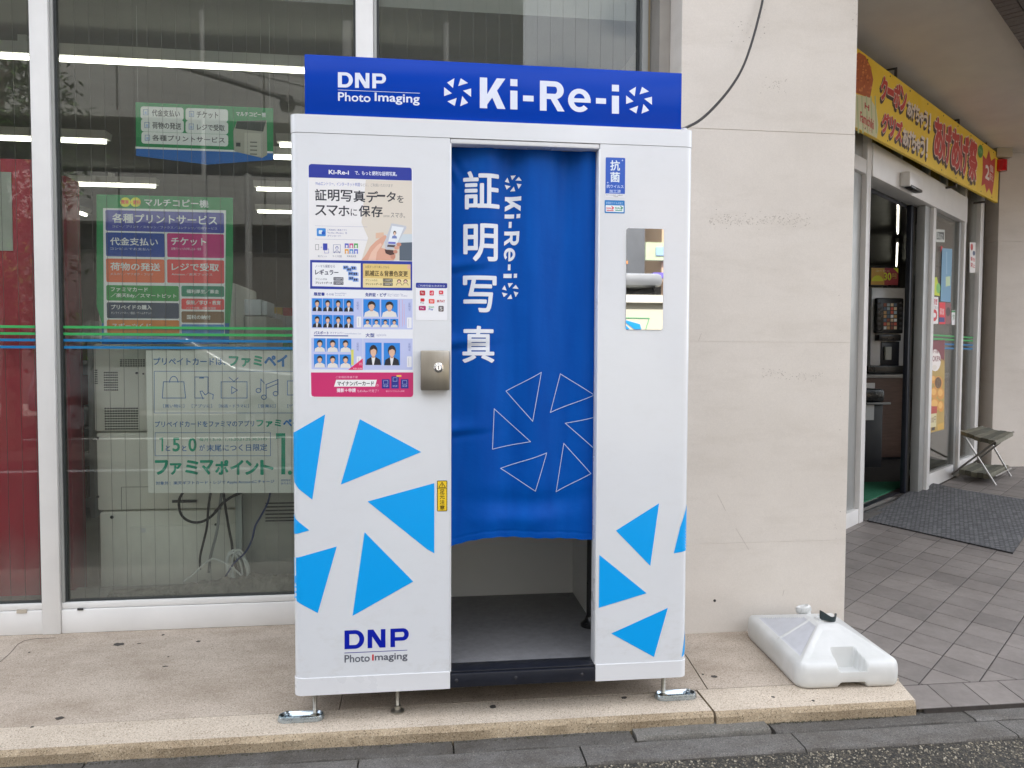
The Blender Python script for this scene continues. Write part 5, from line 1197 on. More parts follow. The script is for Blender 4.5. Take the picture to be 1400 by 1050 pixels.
wp.poly([(1258, 474), (1300, 474), (1300, 662), (1282, 662), (1282, 496), (1258, 500)], TG); wp.ell(1322, 654, 10, 10, TG); wp.text('5', 1345, 474, 1440, 664, TG, bold=.03); wp.text('倍', 1460, 560, 1540, 664, TG, bold=.03)
wp.text('対象外：楽天ギフトカード・レジで Apple Accountにチャージ', 710, 690, 1250, 708, BL, bold=.012); wp.text('期間限定', 1280, 684, 1326, 694, BL); wp.text('条件あり', 1280, 698, 1326, 708, BL); wp.build('print', wpo)

# ================================================================== ENTRANCE
AE = radians(39.5); P0 = Vector((3.66, 2.66, 0)); dE = Vector((cos(AE), sin(AE), 0)); nE = Vector((dE.y, -dE.x, 0))
TE = lambda v: P0 + dE * v.x + nE * v.y + Vector((0, 0, v.z))      # local x along the front, y outwards, z up
def E_px(px, py, o=0): p = at_pl(px, py, P0 + nE * o, nE); return (p - P0).dot(dE), p.z
def eplane(o, **kw): return Print(lambda u, v, w: P0 + dE * u + nE * (o + w) + Vector((0, 0, v)), lambda x, y: E_px(x, y, o), **kw)
def fl(s): return fz(*(P0 + dE * s).xy)
ent = thing('shop_entrance', 'white framed glass entrance with a sliding door standing open', 'entrance', TE(Vector((1.2, 0, .03))))
HB, HT, TOP = 2.50, 2.735, 3.30
def ebar(name, s0, s1, o0, o1, z0, z1, m=ALU_WHITE, r=.004):
    mb = MB(T=TE); mb.bbox(s0, s1, o0, o1, z0, z1, m, r); return mb.build(name, ent, loc=TE(Vector(((s0 + s1) / 2, o1, z0))))
ebar('stile', -.178, -.095, -.07, .035, -.02, TOP - .002); ebar('stile', -.34, -.180, -.06, .0, .13, TOP - .01, ALU_GREY)
ebar('bottom_rail', -2.2, -.180, -.06, .03, -.05, .125)
ebar('header', -.094, 2.553, -.10, .045, HB, HT); ebar('header', -2.2, -.180, -.05, .03, 2.50, 2.60)
ebar('mullion', 1.455, 1.533, -.05, .04, .02, HB - .003); ebar('mullion', 1.31, 1.453, -.055, .012, .02, HB - .003, ALU_GREY)
ebar('door_rail', 1.535, 2.41, -.03, .02, .02, .17); ebar('stile', 2.412, 2.485, -.03, .015, .02, HB - .003, ALU_GREY); ebar('stile', 2.487, 2.553, -.05, .04, .02, TOP - .002)
ebar('bottom_rail', 2.555, 3.14, -.05, .03, .04, .19); ebar('stile', 3.14, 3.27, -.05, .035, .03, TOP - .002); ebar('upper_bar', -.094, 2.485, -.03, .02, HT + .50, TOP - .002, ALU_GREY)
for s in (.60, 1.35, 1.9): ebar('upper_mullion', s, s + .05, -.02, .02, HT + .002, HT + .498, ALU_GREY)
BR = mat('brown_board', (.27, .235, .2), .7); ebar('jamb_board', 3.272, 3.62, -.10, .0, .0, 3.30, BR)
for s0, s1, z0, z1 in ((-2.2, -.342, .126, TOP), (1.535, 2.41, .172, HB), (2.555, 3.138, .192, TOP), (-.09, .598, HT, HT + .5), (.652, 1.348, HT, HT + .5), (1.402, 1.898, HT, HT + .5), (1.952, 2.483, HT, HT + .5)):
    mb = MB(T=TE); mb.box(s0 + .002, s1 - .002, -.012, -.006, z0 + .002, z1 - .004, GLASS_DOOR); mb.build('pane', ent, smooth=False, loc=TE(Vector((s0, 0, z0))))
# opened sliding leaf, dark edge towards the opening
sd0 = E_px(1243, 400, -.07)[0]; sd1 = E_px(1250, 400, -.07)[0]
lf = thing('sliding_door', 'dark edged glass sliding door pushed open behind the white post', 'door', TE(Vector((1.2, -.09, .04))))
mb = MB(T=TE); mb.bbox(sd0, sd0 + .055, -.105, -.065, .04, HB - .005, BLACK, .003); mb.bbox(sd0 + .056, sd0 + .12, -.10, -.07, .04, HB - .005, mat('bronze_aluminium', (.10, .095, .085), .4, .4), .003); mb.bbox(sd0 + .121, 2.05, -.10, -.07, .04, .16, mat('bronze_aluminium', (.1, .095, .085)), .003); mb.bbox(sd0 + .121, 2.05, -.10, -.07, HB - .14, HB - .006, mat('bronze_aluminium', (.1, .095, .085)), .003); mb.build('leaf_frame', lf)
mb = MB(T=TE); mb.box(sd0 + .121, 2.0, -.088, -.082, .161, HB - .141, GLASS_DOOR); mb.build('pane', lf, smooth=False)
mb = MB(T=TE); mb.box(-.09, 1.59, -.16, -.108, .02, .0375, BLACK); mb.box(-.09, 1.30, -.055, -.035, .0, .040, mat('steel_track', (.2, .2, .2), .4, .8)); mb.box(-.09, 1.30, -.034, .05, -.02, .036, GUTTER2); mb.build('floor_track', ent, smooth=False)
mb = MB(T=TE); mb.box(-.09, 1.30, -.11, -.104, HB - .03, HB - .002, BLACK); mb.build('head_track', ent, smooth=False)
# sensor
s0, z0 = E_px(1233, 257, .06); s1, z1 = E_px(1255, 243, .06); sc = thing('door_sensor', 'small white motion sensor on the header above the open door', 'sensor', TE(Vector((s0, .05, z0))))
sc_c = (E_px(1244, 250, .07)); mb = MB(T=TE); mb.bbox(sc_c[0] - .17, sc_c[0] + .17, .047, .12, sc_c[1] - .055, sc_c[1] + .055, ALU_WHITE, .008); mb.build('housing', sc)
mb = MB(T=TE); mb.bbox(sc_c[0] - .14, sc_c[0] + .14, .07, .123, sc_c[1] - .062, sc_c[1] - .042, BLACKP, .004); mb.build('lens', sc)
# stripes and stickers
for s0, s1 in ((-2.1, -.345), (1.537, 2.408), (2.557, 3.136)):
    for z, c in ((1.405, 'g'), (1.372, 'g'), (1.328, 'b'), (1.29, 'b')):
        mb = MB(T=TE); mb.box(s0, s1, -.0052, -.0042, z - .008, z + .008, mat('green_film', (0, 0, 0)) if c == 'g' else mat('blue_film', (0, 0, 0))); mb.build('stripe', ent, smooth=False, loc=TE(Vector((s0, 0, z))))
ep = eplane(-.004, k=1.2, start=.0005); ep.src(1140, 250, 4.2)
def erect(x0, y0, x1, y1, c): ep.poly([(x0, y0), (x1, y0 + (x1 - x0) * .02), (x1, y1 - (x1 - x0) * .02), (x0, y1)], c)
erect(88, 575, 132, 665, (20, 110, 190)); erect(90, 690, 130, 800, (20, 70, 165)); erect(92, 770, 130, 800, (225, 225, 228)); ep.text('アルコールOK', 98, 590, 124, 640, (190, 220, 240)); ep.text('店舗', 98, 702, 122, 762, (225, 230, 240), bold=.03)
erect(565, 655, 600, 810, (225, 222, 222)); ep.text('禁煙', 572, 664, 594, 700, (190, 40, 60), bold=.02); ep.arc(578, 760, 12, 24, 5, (200, 50, 60), 0, 2 * pi); ep.text('ご協力', 570, 706, 596, 724, (120, 80, 90))
erect(590, 272, 632, 334, (52, 58, 56)); ep.line([(588, 274), (634, 276), (634, 334), (588, 332)], 4, (190, 195, 190), True); ep.text('SIKAGO', 592, 290, 626, 324, (190, 195, 190), bold=.02)
ep.poly([(614, 360), (626, 368), (612, 400)], (200, 40, 50)); ep.poly([(622, 375), (680, 380), (670, 685), (612, 680)], (105, 152, 182)); ep.poly([(642, 540), (668, 536), (668, 590), (642, 596)], (185, 205, 165)); ep.line([(648, 400), (648, 520)], 3, (150, 185, 205))
ep.poly([(575, 545), (592, 540), (610, 650), (575, 645)], (190, 205, 40)); ep.ell(600, 605, 12, 30, (110, 180, 90))
erect(604, 686, 640, 812, (215, 45, 60)); erect(640, 690, 672, 810, (130, 82, 84)); ep.ell(656, 740, 12, 26, (60, 45, 48)); erect(604, 772, 636, 800, (50, 55, 120)); ep.text('募集', 608, 720, 634, 760, (240, 200, 200)); erect(676, 732, 698, 816, (226, 230, 226)); erect(676, 734, 698, 744, (30, 140, 70)); ep.text('休', 680, 750, 694, 790, (40, 120, 70))
erect(780, 342, 814, 516, (225, 224, 222)); ep.ell(792, 368, 7, 20, (190, 60, 60)); ep.ell(804, 404, 7, 14, (70, 90, 120)); ep.text('警告', 785, 428, 810, 450, (190, 40, 50), bold=.02); ep.text('禁止', 785, 460, 810, 486, (190, 40, 50), bold=.02)
# poster column on the left pane and the big fried snack poster on the fixed leaf
ep.poly([(86, 940), (122, 935), (118, 1060), (84, 1060)], (20, 110, 170)); ep.poly([(96, 990), (114, 985), (112, 1030), (92, 1034)], (225, 210, 60))
ep.src(1140, 480, 4.377)
ep.poly([(90, 0), (124, 0), (120, 118), (88, 122)], (20, 110, 180)); ep.poly([(96, 40), (116, 36), (114, 90), (94, 100)], (220, 205, 60)); ep.poly([(88, 122), (120, 118), (104, 600), (70, 620)], (226, 160, 45)); ep.poly([(86, 182), (118, 176), (116, 222), (84, 226)], (70, 55, 45)); ep.text('夏祭', 92, 186, 112, 218, (235, 230, 220), bold=.02)
ep.poly([(82, 440), (108, 432), (106, 486), (80, 494)], (240, 225, 70)); ep.ell(96, 330, 9, 34, (190, 100, 40)); ep.ell(98, 400, 8, 24, (235, 230, 215)); ep.poly([(72, 610), (104, 590), (98, 775), (66, 782)], (170, 70, 50)); ep.poly([(70, 700), (100, 690), (98, 735), (68, 742)], (210, 140, 80)); ep.poly([(66, 784), (98, 778), (96, 818), (64, 826)], (60, 150, 70)); ep.text('SALE', 74, 622, 98, 660, (230, 190, 140), bold=.02)
tag(ep.build('window_stickers', ent), kind='stuff')
fp = eplane(.0, k=1.1, start=.0005); fp.src(1140, 480, 4.377)
fpo = [E_px(1140 + x / 4.377, 480 + y / 4.377, 0) for x, y in ((577, -60), (664, -66), (660, 468), (566, 492))]
mb = MB(T=TE); mb.prism([(a, b) for a, b in fpo], -.0045, .0, mat('poster_mustard', (.50, .34, .10), .5, var=.05), axis='y'); fo = mb.build('snack_poster', smooth=False, loc=TE(Vector((fpo[0][0], 0, fpo[3][1])))); tag(fo, 'tall mustard poster with snacks on the glass beside the open door', 'poster')
fp.poly([(577, -60), (664, -66), (661, 60), (640, 40), (600, 20), (577, 24)], (120, 50, 62)); fp.ell(606, 55, 34, 66, (232, 226, 222)); fp.text('TOKIPAPI', 580, 28, 648, 62, (130, 45, 60), bold=.03); fp.text('から揚げ', 590, -10, 634, 14, (130, 45, 60), bold=.02); fp.ell(602, 98, 14, 16, (222, 215, 205))
for (x, y, rx, ry) in ((625, 190, 26, 40), (600, 250, 22, 34), (640, 255, 20, 36), (605, 320, 28, 40), (640, 330, 18, 34), (595, 170, 18, 24)): fp.ell(x, y, rx, ry, (206, 142, 58)); fp.ell(x - 3, y - 6, rx * .7, ry * .6, (224, 176, 96))
fp.ell(624, 190, 20, 34, (96, 70, 44)); fp.text('ぶどう', 614, 160, 634, 220, (150, 120, 90)); fp.poly([(578, 330), (618, 330), (616, 372), (576, 376)], (170, 60, 52)); fp.poly([(576, 376), (614, 372), (612, 452), (574, 458)], (206, 198, 158)); fp.text('100円', 580, 392, 610, 430, (110, 70, 50)); fp.rect(584, 456, 604, 474, (60, 50, 45)); fp.poly([(620, 440), (660, 425), (659, 466), (622, 476)], (200, 160, 70)); fp.build('print', fo)

# yellow banner
OB = .15
ban = thing('promotion_banner', 'long yellow banner with red Japanese lettering above the entrance', 'banner', TE(Vector((1.2, OB, 2.7))))
tl, bl_, tr, br_ = E_px(1175, 68, OB), E_px(1171, 175, OB), E_px(1366.5, 211, OB), E_px(1364, 277.5, OB)
# left end runs on behind the column
tl = (tl[0] - .12, tl[1] - .003); bl_ = (bl_[0] - .12, bl_[1] - .003)
YEL = mat('yellow_banner_vinyl', C(240, 198, 48, 1.1), .5, var=.05, vs=3)
mb = MB(T=TE); mb.prism([bl_, br_, tr, tl], OB - .025, OB, YEL, axis='y'); mb.build('board', ban, smooth=False)
bp_ = eplane(OB, k=.95, start=.001, step=.0002); bp_.src(1140, 0, 3.5)
def persp_quad(uv, quad):
    """map unit square to the quad (TL, TR, BR, BL) in pixels"""
    u, v = uv; a = [(1 - u) * quad[0][i] + u * quad[1][i] for i in (0, 1)]; b = [(1 - u) * quad[3][i] + u * quad[2][i] for i in (0, 1)]
    return (a[0] * (1 - v) + b[0] * v, a[1] * (1 - v) + b[1] * v)
def quad_text(s, body, quad, c, bold=0., n=1):
    """each glyph fitted in its own slice of the quad so it keeps to the banner's own perspective"""
    m_ = len(body)
    for i, ch in enumerate(body):
        cells_ = [persp_quad((i / m_ + .04 / m_, 0), quad), persp_quad(((i + .94) / m_, 0), quad), persp_quad(((i + .94) / m_, 1), quad), persp_quad((i / m_ + .04 / m_, 1), quad)]
        uv = [s.q(*p) for p in cells_]; vs_, fs_, ar = text_geo(ch)
        sm = 0.0
        if ch in 'ゃっァ': sm = .25
        if ch == 'ー': y0_, y1_ = .40, .60
        elif ch in '！': y0_, y1_ = 0, 1
        else: y0_, y1_ = 0, 1 - sm
        h = abs(uv[0][1] - uv[3][1]); b = bold * h
        s.group([uv[0], uv[1], uv[2], uv[3]], -abs(h) * .06)
        for (dx, dz) in ([(0, 0)] if not b else [(b * cos(k * pi / 4), b * sin(k * pi / 4)) for k in range(8)]):
            P = []
            for x, y in vs_:
                y = y0_ + (y1_ - y0_) * y
                if ch == '！': x = .35 + .3 * x
                top = (uv[0][0] * (1 - x) + uv[1][0] * x, uv[0][1] * (1 - x) + uv[1][1] * x); bot = (uv[3][0] * (1 - x) + uv[2][0] * x, uv[3][1] * (1 - x) + uv[2][1] * x)
                P.append((bot[0] * (1 - y) + top[0] * y + dx, bot[1] * (1 - y) + top[1] * y + dz))
            s.raw(P, fs_, c, False); s.lay += s.step / 10
def sh(q_, dx, dy): return [(x + dx, y + dy) for x, y in q_]
RED = (205, 52, 44); DKB = (62, 36, 34); PINK = (236, 214, 200)
def outlined(body, quad, c, bd=.05):
    quad_text(bp_, body, sh(quad, -5, 12), DKB, bd + .07); quad_text(bp_, body, quad, PINK, bd + .035); quad_text(bp_, body, quad, c, bd)
outlined('クーポン', [(228, 362), (350, 428), (348, 540), (222, 470)], RED)
outlined('あげちゃう！', [(352, 478), (472, 552), (468, 630), (350, 548)], (236, 226, 214), .015)
outlined('グッズ', [(232, 534), (330, 590), (328, 685), (228, 628)], RED)
outlined('あげちゃう！', [(330, 612), (458, 668), (454, 758), (330, 690)], (236, 226, 214), .015)
outlined('あげあげ祭', [(482, 560), (690, 690), (684, 870), (480, 742)], RED, .045)
bp_.ell(701, 724, 13, 32, (70, 150, 60)); bp_.text('ファミペイ', 692, 712, 710, 736, (220, 235, 200))
bp_.poly([(712, 740), (728, 762), (742, 716), (752, 770), (772, 756), (768, 850), (756, 936), (742, 900), (730, 922), (722, 880), (706, 890), (712, 820)], (205, 62, 50)); bp_.text('2', 724, 790, 744, 860, (240, 232, 225), bold=.05); bp_.text('個', 745, 790, 762, 824, (240, 232, 225), bold=.02); bp_.text('買うと', 744, 832, 762, 866, (240, 232, 225), bold=.02)
# printed drumstick and wrapper at the left end
bp_.poly([(95, 268), (120, 250), (150, 268), (176, 320), (188, 380), (180, 430), (172, 470), (95, 440)], (186, 92, 34))
for k in range(60):
    x = random.uniform(96, 178); y = random.uniform(270 + abs(x - 125) * .5, 445); bp_.ell(x, y, random.uniform(2, 6), random.uniform(3, 8), random.choice([(214, 124, 54), (160, 68, 24), (204, 108, 44), (226, 146, 76)]), 7)
bp_.poly([(90, 446), (172, 468), (202, 520), (212, 600), (205, 662), (90, 600)], (222, 218, 178))
for x in (108, 130, 152, 174, 194): bp_.poly([(x, 458), (x + 5, 460), (x + 12, 640), (x + 5, 636)], (190, 205, 150))
bp_.text('H', 146, 496, 168, 526, (190, 50, 50), bold=.05); bp_.text('Famichiki', 124, 552, 190, 602, (200, 60, 60), bold=.03); bp_.text('ファミチキ', 136, 606, 184, 630, (205, 110, 80))
bp_.build('print', ban)
PIPE = mat('dark_pipe', (.06, .05, .045), .5)
for px, py in ((1231, 92), (1316, 158), (1353, 189)):
    s_, z_ = E_px(px, py, OB); zt_ = z_ + .0; tb = tl[1] + (tr[1] - tl[1]) * (s_ - tl[0]) / (tr[0] - tl[0])
    mb = MB(T=TE); mb.tube([(s_, OB - .03, tb - .1), (s_, OB - .03, min(3.30, tb + .09)), (s_ - .02, -.02, min(3.302, tb + .09)), (s_ - .02, -.03, 2.9)], .012, PIPE, 8); mb.build('bracket_pipe', ban)
for px, py in ((1312, 253), (1352, 275)):
    s_, z_ = E_px(px, py, OB); tb = bl_[1] + (br_[1] - bl_[1]) * (s_ - bl_[0]) / (br_[0] - bl_[0]); mb = MB(T=TE); mb.tube([(s_, OB - .03, tb + .05), (s_, OB - .03, tb - .03), (s_ - .02, 0.02, tb - .03)], .011, PIPE, 8); mb.build('bracket_pipe', ban)
for k in range(9):
    for top in (0, 1):
        t_ = (k + .6) / 9.2; a = (tl if top else bl_); b = (tr if top else br_); s_ = a[0] + (b[0] - a[0]) * t_; z_ = a[1] + (b[1] - a[1]) * t_ + (-.025 if top else .025)
        mb = MB(T=TE); mb.lathe([(.006, 0), (.006, .002), (.001, .003)], (s_, OB + .001, z_), PIPE, 8, axis='y'); mb.build('rivet', ban, loc=TE(Vector((s_, OB, z_))))

# alarm lamp
c = at_y(1371, 214, 4.60); al = thing('alarm_lamp', 'beige alarm box with a red lamp under the soffit', 'alarm', (c.x, 4.67, c.z))
a, b = at_y(1361, 193, 4.55), at_y(1382, 216, 4.55); mb = MB(); mb.bbox(a.x, b.x, 4.52, 4.68, b.z, a.z, mat('beige_alarm_box', (.42, .37, .27), .5), .012); mb.build('housing', al)
a, b = at_y(1364, 217, 4.56), at_y(1379, 234, 4.56); mb = MB(); mb.lathe([(.01, 0), ((b.x - a.x) / 2, .005), ((b.x - a.x) / 2, (a.z - b.z) * .96), (.02, a.z - b.z)], ((a.x + b.x) / 2, 4.60, b.z), mat('red_lens', (.55, .015, .02), .15, coat=.5), 18); mb.build('red_lens', al)

# door mat
DM = lambda u, v: None
MC = [Vector((3.60, 2.575)), Vector((4.93, 3.79)), Vector((5.33, 2.80)), Vector((4.05, 1.66))]
MC = [Vector((at_z(1178, 711, fz(3.6, 2.6)).xy)), Vector((4.98, 3.80)), Vector((5.45, 2.98)), Vector((at_z(1384.8, 757.4, fz(4.05, 1.7)).xy))]
nu, nv = 40, 30; vs = []; fs = []
for j in range(nv + 1):
    for i in range(nu + 1):
        u, v = i / nu, j / nv; p = MC[0] * (1 - u) * (1 - v) + MC[1] * u * (1 - v) + MC[2] * u * v + MC[3] * (1 - u) * v
        w_ = .05 * sin(u * 9 - 1.2) * u * u * max(0, 1 - v * 3); p = p + Vector((-.64, .77)) * -w_
        h = .008 + .022 * math.exp(-((u - .97) / .06) ** 2) * math.exp(-(v / .25) ** 2) + .006 * max(0, sin(u * 12 + 1)) * math.exp(-(v / .12) ** 2) * u
        vs.append(F3(p.x, p.y, h + .001))
for j in range(nv):
    for i in range(nu): k = j * (nu + 1) + i; fs.append((k, k + 1, k + nu + 2, k + nu + 1))
n0 = len(vs); 
mb = MB(); mb.add(vs, fs, DOORMAT)
ring_ = [i for i in range(nu + 1)] + [(j + 1) * (nu + 1) - 1 for j in range(1, nv + 1)] + [nv * (nu + 1) + i for i in range(nu - 1, -1, -1)] + [j * (nu + 1) for j in range(nv - 1, 0, -1)]
rv = [vs[i] for i in ring_]; lo = [p - Vector((0, 0, .009)) for p in rv]; m_ = len(rv)
mb.add(rv + lo, [(i, (i + 1) % m_, m_ + (i + 1) % m_, m_ + i) for i in range(m_)], BLACKP)
tag(mb.build('door_mat', loc=F3(4.4, 2.8)), 'large dark grey ribbed mat with one curled edge before the entrance', 'mat')
# green indoor mat
mb = MB(T=TE); mb.prism([(.02, -.18), (1.9, -.18), (1.9, -1.45), (.02, -1.45)], .036, .046, mat('green_carpet', (.012, .13, .065), .95, var=.1, vs=30, bp=.5, bs=300)); tag(mb.build('indoor_mat', smooth=False, loc=TE(Vector((.9, -.8, .04)))), 'green mat on the floor just inside the open door', 'mat')

# inside the entrance: counter, drinks machine, bin, screen
ctr = thing('service_counter', 'dark brown counter inside the entrance carrying the drinks machine', 'counter', (5.4, 5.4, .04))
CT = 5.22; a = at_y(1180, 512, CT); top = a.z; mb = MB(); mb.box(4.6, 6.6, CT, CT + .7, .10, top - .04, mat('dark_walnut', (.10, .055, .045), .45, var=.2, vs=8, stretch=(1, 1, 6))); mb.build('cabinet', ctr, smooth=False)
mb = MB(); mb.bbox(4.55, 6.65, CT - .03, CT + .72, top - .038, top, mat('counter_top', (.35, .34, .33), .35), .005); mb.build('counter_top', ctr); mb = MB(); mb.box(4.62, 6.58, CT + .03, CT + .7, .036, .098, BLACK); mb.build('plinth', ctr, smooth=False)
dm = thing('coffee_machine', 'tall silver and black self service coffee machine on the counter', 'coffee machine', (5.5, CT + .3, top)); DY = CT + .12
def dbox(px0, py0, px1, py1, y0, y1, m, r=.01): a, b = at_y(px0, py0, y0), at_y(px1, py1, y0); mb = MB(); mb.bbox(a.x, b.x, y0, y1, b.z, a.z, m, r); return mb
dbox(1192, 393, 1238, 508, DY, DY + .5, mat('silver_panel', (.7, .7, .71), .35, .2)).build('body', dm)
dbox(1199, 407, 1235, 456, DY - .06, DY - .002, BLACKP, .015).build('display_housing', dm)
for k in range(6):
    for sx in (1200, 1230): dbox(sx, 413 + k * 7, sx + 4, 416 + k * 7, DY - .066, DY - .061, mat('dark_button', (.04, .04, .045), .3), .002).build('button', dm)
dbox(1202, 457, 1232, 466, DY - .08, DY - .002, BLACKP, .008).build('spout_block', dm); dbox(1205, 467, 1229, 500, DY - .012, DY - .001, BLACK, .004).build('cup_recess', dm); dbox(1187, 500, 1236, 511, DY - .14, DY - .001, BLACKP, .006).build('drip_tray', dm)
dbox(1211, 474, 1219, 492, DY - .05, DY - .02, mat('paper_cup', (.55, .55, .5), .6), .006).build('cup_holder', dm)
dpn = yplane(DY - .06, k=1.3, start=.001); dpn.src(1140, 250, 4.2); dpn.rect(282, 688, 366, 846, (36, 34, 38))
rr = random.Random(5)
for i in range(2):
    for j in range(7):
        for k in range(2): x = 286 + i * 40 + k * 19; dpn.rect(x, 692 + j * 22, x + 16, 709 + j * 22, rr.choice([(190, 80, 60), (200, 180, 150), (150, 165, 175), (220, 220, 215), (130, 60, 45), (70, 90, 110), (180, 140, 90)]))
dpn.build('menu_print', dm)
sgb = thing('menu_screen', 'yellow and maroon price screen above the coffee machine', 'screen', at_y(1210, 378, DY)); dbox(1190, 364, 1230, 392, DY + .05, DY + .09, BLACKP, .004).build('bezel', sgb)
sc2 = yplane(DY + .05, k=1.5, start=.002); sc2.src(1140, 250, 4.2); sc2.rect(214, 489, 369, 586, (150, 55, 62)); sc2.rect(214, 489, 290, 586, (190, 150, 70)); sc2.ell(250, 565, 34, 34, (225, 210, 60), 14, pi, 2 * pi); sc2.text('30', 286, 515, 330, 560, (238, 205, 60), bold=.04); sc2.text('円引', 334, 520, 360, 552, (235, 200, 90)); sc2.poly([(340, 489), (369, 489), (369, 520)], (235, 210, 60)); sc2.text('コーヒー', 240, 500, 320, 512, (235, 215, 160)); sc2.build('screen_print', sgb)
mb = MB(); a = at_y(1210, 390, DY + .07); mb.tube([(a.x, DY + .07, a.z), (a.x, DY + .07, top)], .02, BLACKP, 8); mb.build('post', sgb)
bn = thing('waste_bin', 'dark bin with a liner flap inside the entrance by the counter', 'bin', (4.95, 4.85, .036)); BY = 4.78
a, b = at_y(1181, 532, BY), at_y(1206, 636, BY); mb = MB(); mb.bbox(a.x - .25, b.x, BY, BY + .38, .037, a.z - .14, mat('bin_grey', (.025, .026, .032), .5), .02); mb.build('body', bn); mb = MB(); mb.bbox(a.x - .25, b.x + .01, BY - .01, BY + .39, a.z - .138, a.z, BLACKP, .03); mb.build('lid', bn)
mb = MB(); mb.box(a.x + .02, a.x + .11, BY - .014, BY - .001, a.z - .32, a.z - .16, mat('white_label', (.7, .7, .7))); mb.build('label_plate', bn, smooth=False); mb = MB(); mb.bbox(a.x, b.x + .05, BY - .05, BY - .012, a.z - .158, a.z - .135, mat('liner', (.3, .3, .3), .4), .006); mb.build('liner_flap', bn)
a = at_y(1186, 516, CT - .005); mb = MB(); mb.box(a.x - .1, a.x + .09, CT - .004, CT - .0005, a.z - .30, a.z - .06, mat('white_label', (.7, .7, .7))); mb.build('notice', ctr, smooth=False)

# folding stool with camouflage canvas
SG = fz(5.75, 3.95); sx0, sy0 = at_z(1361, 663, SG).xy; 
st = thing('folding_stool', 'folding camping stool with striped olive canvas by the glass', 'stool', (5.6, 3.9, SG))
OL = mat('olive_canvas', (.17, .165, .125), .9, var=.35, vs=16, bp=.3, bs=200); OLD = mat('dark_olive_canvas', (.10, .10, .075), .9, var=.2, vs=16); LEG = mat('silver_tube', (.55, .55, .54), .3, .9, var=.05)
# frame of reference: feet measured on the floor
f1 = at_z(1361, 663, SG); f2 = at_z(1382, 651.5, SG); f3 = at_z(1297.5, 651, SG); f4 = f3 + (f2 - f1)
seat = [at_z(1314, 589, SG + .50), at_z(1362, 603, SG + .50), at_z(1385.5, 590.5, SG + .50), at_z(1342, 582.5, SG + .50)]
for foot, tp in ((f1, seat[0]), (f2, seat[3]), (f3, seat[1]), (f4, seat[2])):
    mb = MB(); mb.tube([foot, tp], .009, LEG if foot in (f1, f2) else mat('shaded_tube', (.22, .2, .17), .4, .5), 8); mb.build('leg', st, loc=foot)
for a, b in ((f1, f2), (f3, f4)): mb = MB(); mb.tube([a + Vector((0, 0, .08)), b + Vector((0, 0, .08))], .007, LEG, 6); mb.build('stretcher', st, loc=a)
def canvas(q_, z, th, name, sag):
    nn = 12; mb = MB()
    for k in range(5):
        u0, u1 = k / 5 + .004, (k + 1) / 5 - .004; vs = []
        for j in range(nn + 1):
            for u in (u0, u1):
                v = j / nn; p = q_[0] * (1 - u) * (1 - v) + q_[1] * u * (1 - v) + q_[2] * u * v + q_[3] * (1 - u) * v; vs.append(Vector((p.x, p.y, p.z - sag * sin(pi * u) + (.004 if k % 2 else 0))))
        lo = [p - Vector((0, 0, th)) for p in vs]; n2 = len(vs); fs = []
        for j in range(nn): a = j * 2; fs += [(a, a + 1, a + 3, a + 2), (n2 + a, n2 + a + 2, n2 + a + 3, n2 + a + 1), (a, a + 2, n2 + a + 2, n2 + a), (a + 1, n2 + a + 1, n2 + a + 3, a + 3)]
        fs += [(0, n2, n2 + 1, 1), (n2 - 2, n2 - 1, 2 * n2 - 1, 2 * n2 - 2)]; mb.add(vs + lo, fs, OL if k % 2 == 0 else OLD)
    return mb.build(name, st)
canvas(seat, 0, .035, 'seat', .012)
zb_ = SG + .10; lowq = [at_z(1311, 641, zb_), at_z(1353, 648, zb_), at_z(1379, 636, zb_), at_z(1330, 632, zb_)]; canvas(lowq, 0, .045, 'lower_shelf', .01)

# ================================================================== WATER FILLED BASE on the slab
wb = thing('weighted_sign_base', 'white plastic water filled base with dark cap on the stone slab', 'sign base', (1.99, .33, 0))
def wplast():
    m, t, b = newmat('blow_moulded_plastic'); v = posnode(t)
    c = ramp(t, noise(t, v, 7, 5), [(.3, (.55, .56, .545)), (.7, (.66, .665, .655))]); d = ramp(t, noise(t, v, 50, 5, .8), [(.66, (1,) * 3), (.74, (.72, .7, .66))])
    t.links.new(mixc(t, .7, c, d, 'MULTIPLY'), b.inputs['Base Color']); b.inputs['Roughness'].default_value = .34; b.inputs['Subsurface Weight'].default_value = .0
    bump(t, b, noise(t, v, 26, 3), .12, .003); return m
WPL = wplast(); WPR = mat('matte_plastic_face', (.52, .53, .56), .75, var=.05, vs=30, bp=.25, bs=500)  # WPR: matte, slightly darker plastic on the left facet
# outline 0.40 x 0.52, slightly turned so its front edge runs from the measured corners
bl0, br0 = Vector((1.795, .060)), Vector((2.195, .045)); ux = (br0 - bl0).normalized(); uy = Vector((-ux.y, ux.x)); WW = (br0 - bl0).length; WD = .545
sk = .02
def TB(v): p = bl0 + ux * v.x + uy * v.y + Vector((sk * 0 + v.y * .03, 0)); return Vector((p.x, p.y, v.z))
def rloop(inset, z, r, n=5, notch=0., top=0.):
    x0, x1, y0, y1 = inset, WW - inset, inset, WD - inset; out = []
    for cx_, cy2, a in ((x1 - r, y0 + r, -pi / 2), (x1 - r, y1 - r, 0), (x0 + r, y1 - r, pi / 2), (x0 + r, y0 + r, pi)):
        for i in range(n + 1): out.append((cx_ + r * cos(a + i * pi / 2 / n), cy2 + r * sin(a + i * pi / 2 / n), z))
    return out
bm = bmesh.new()
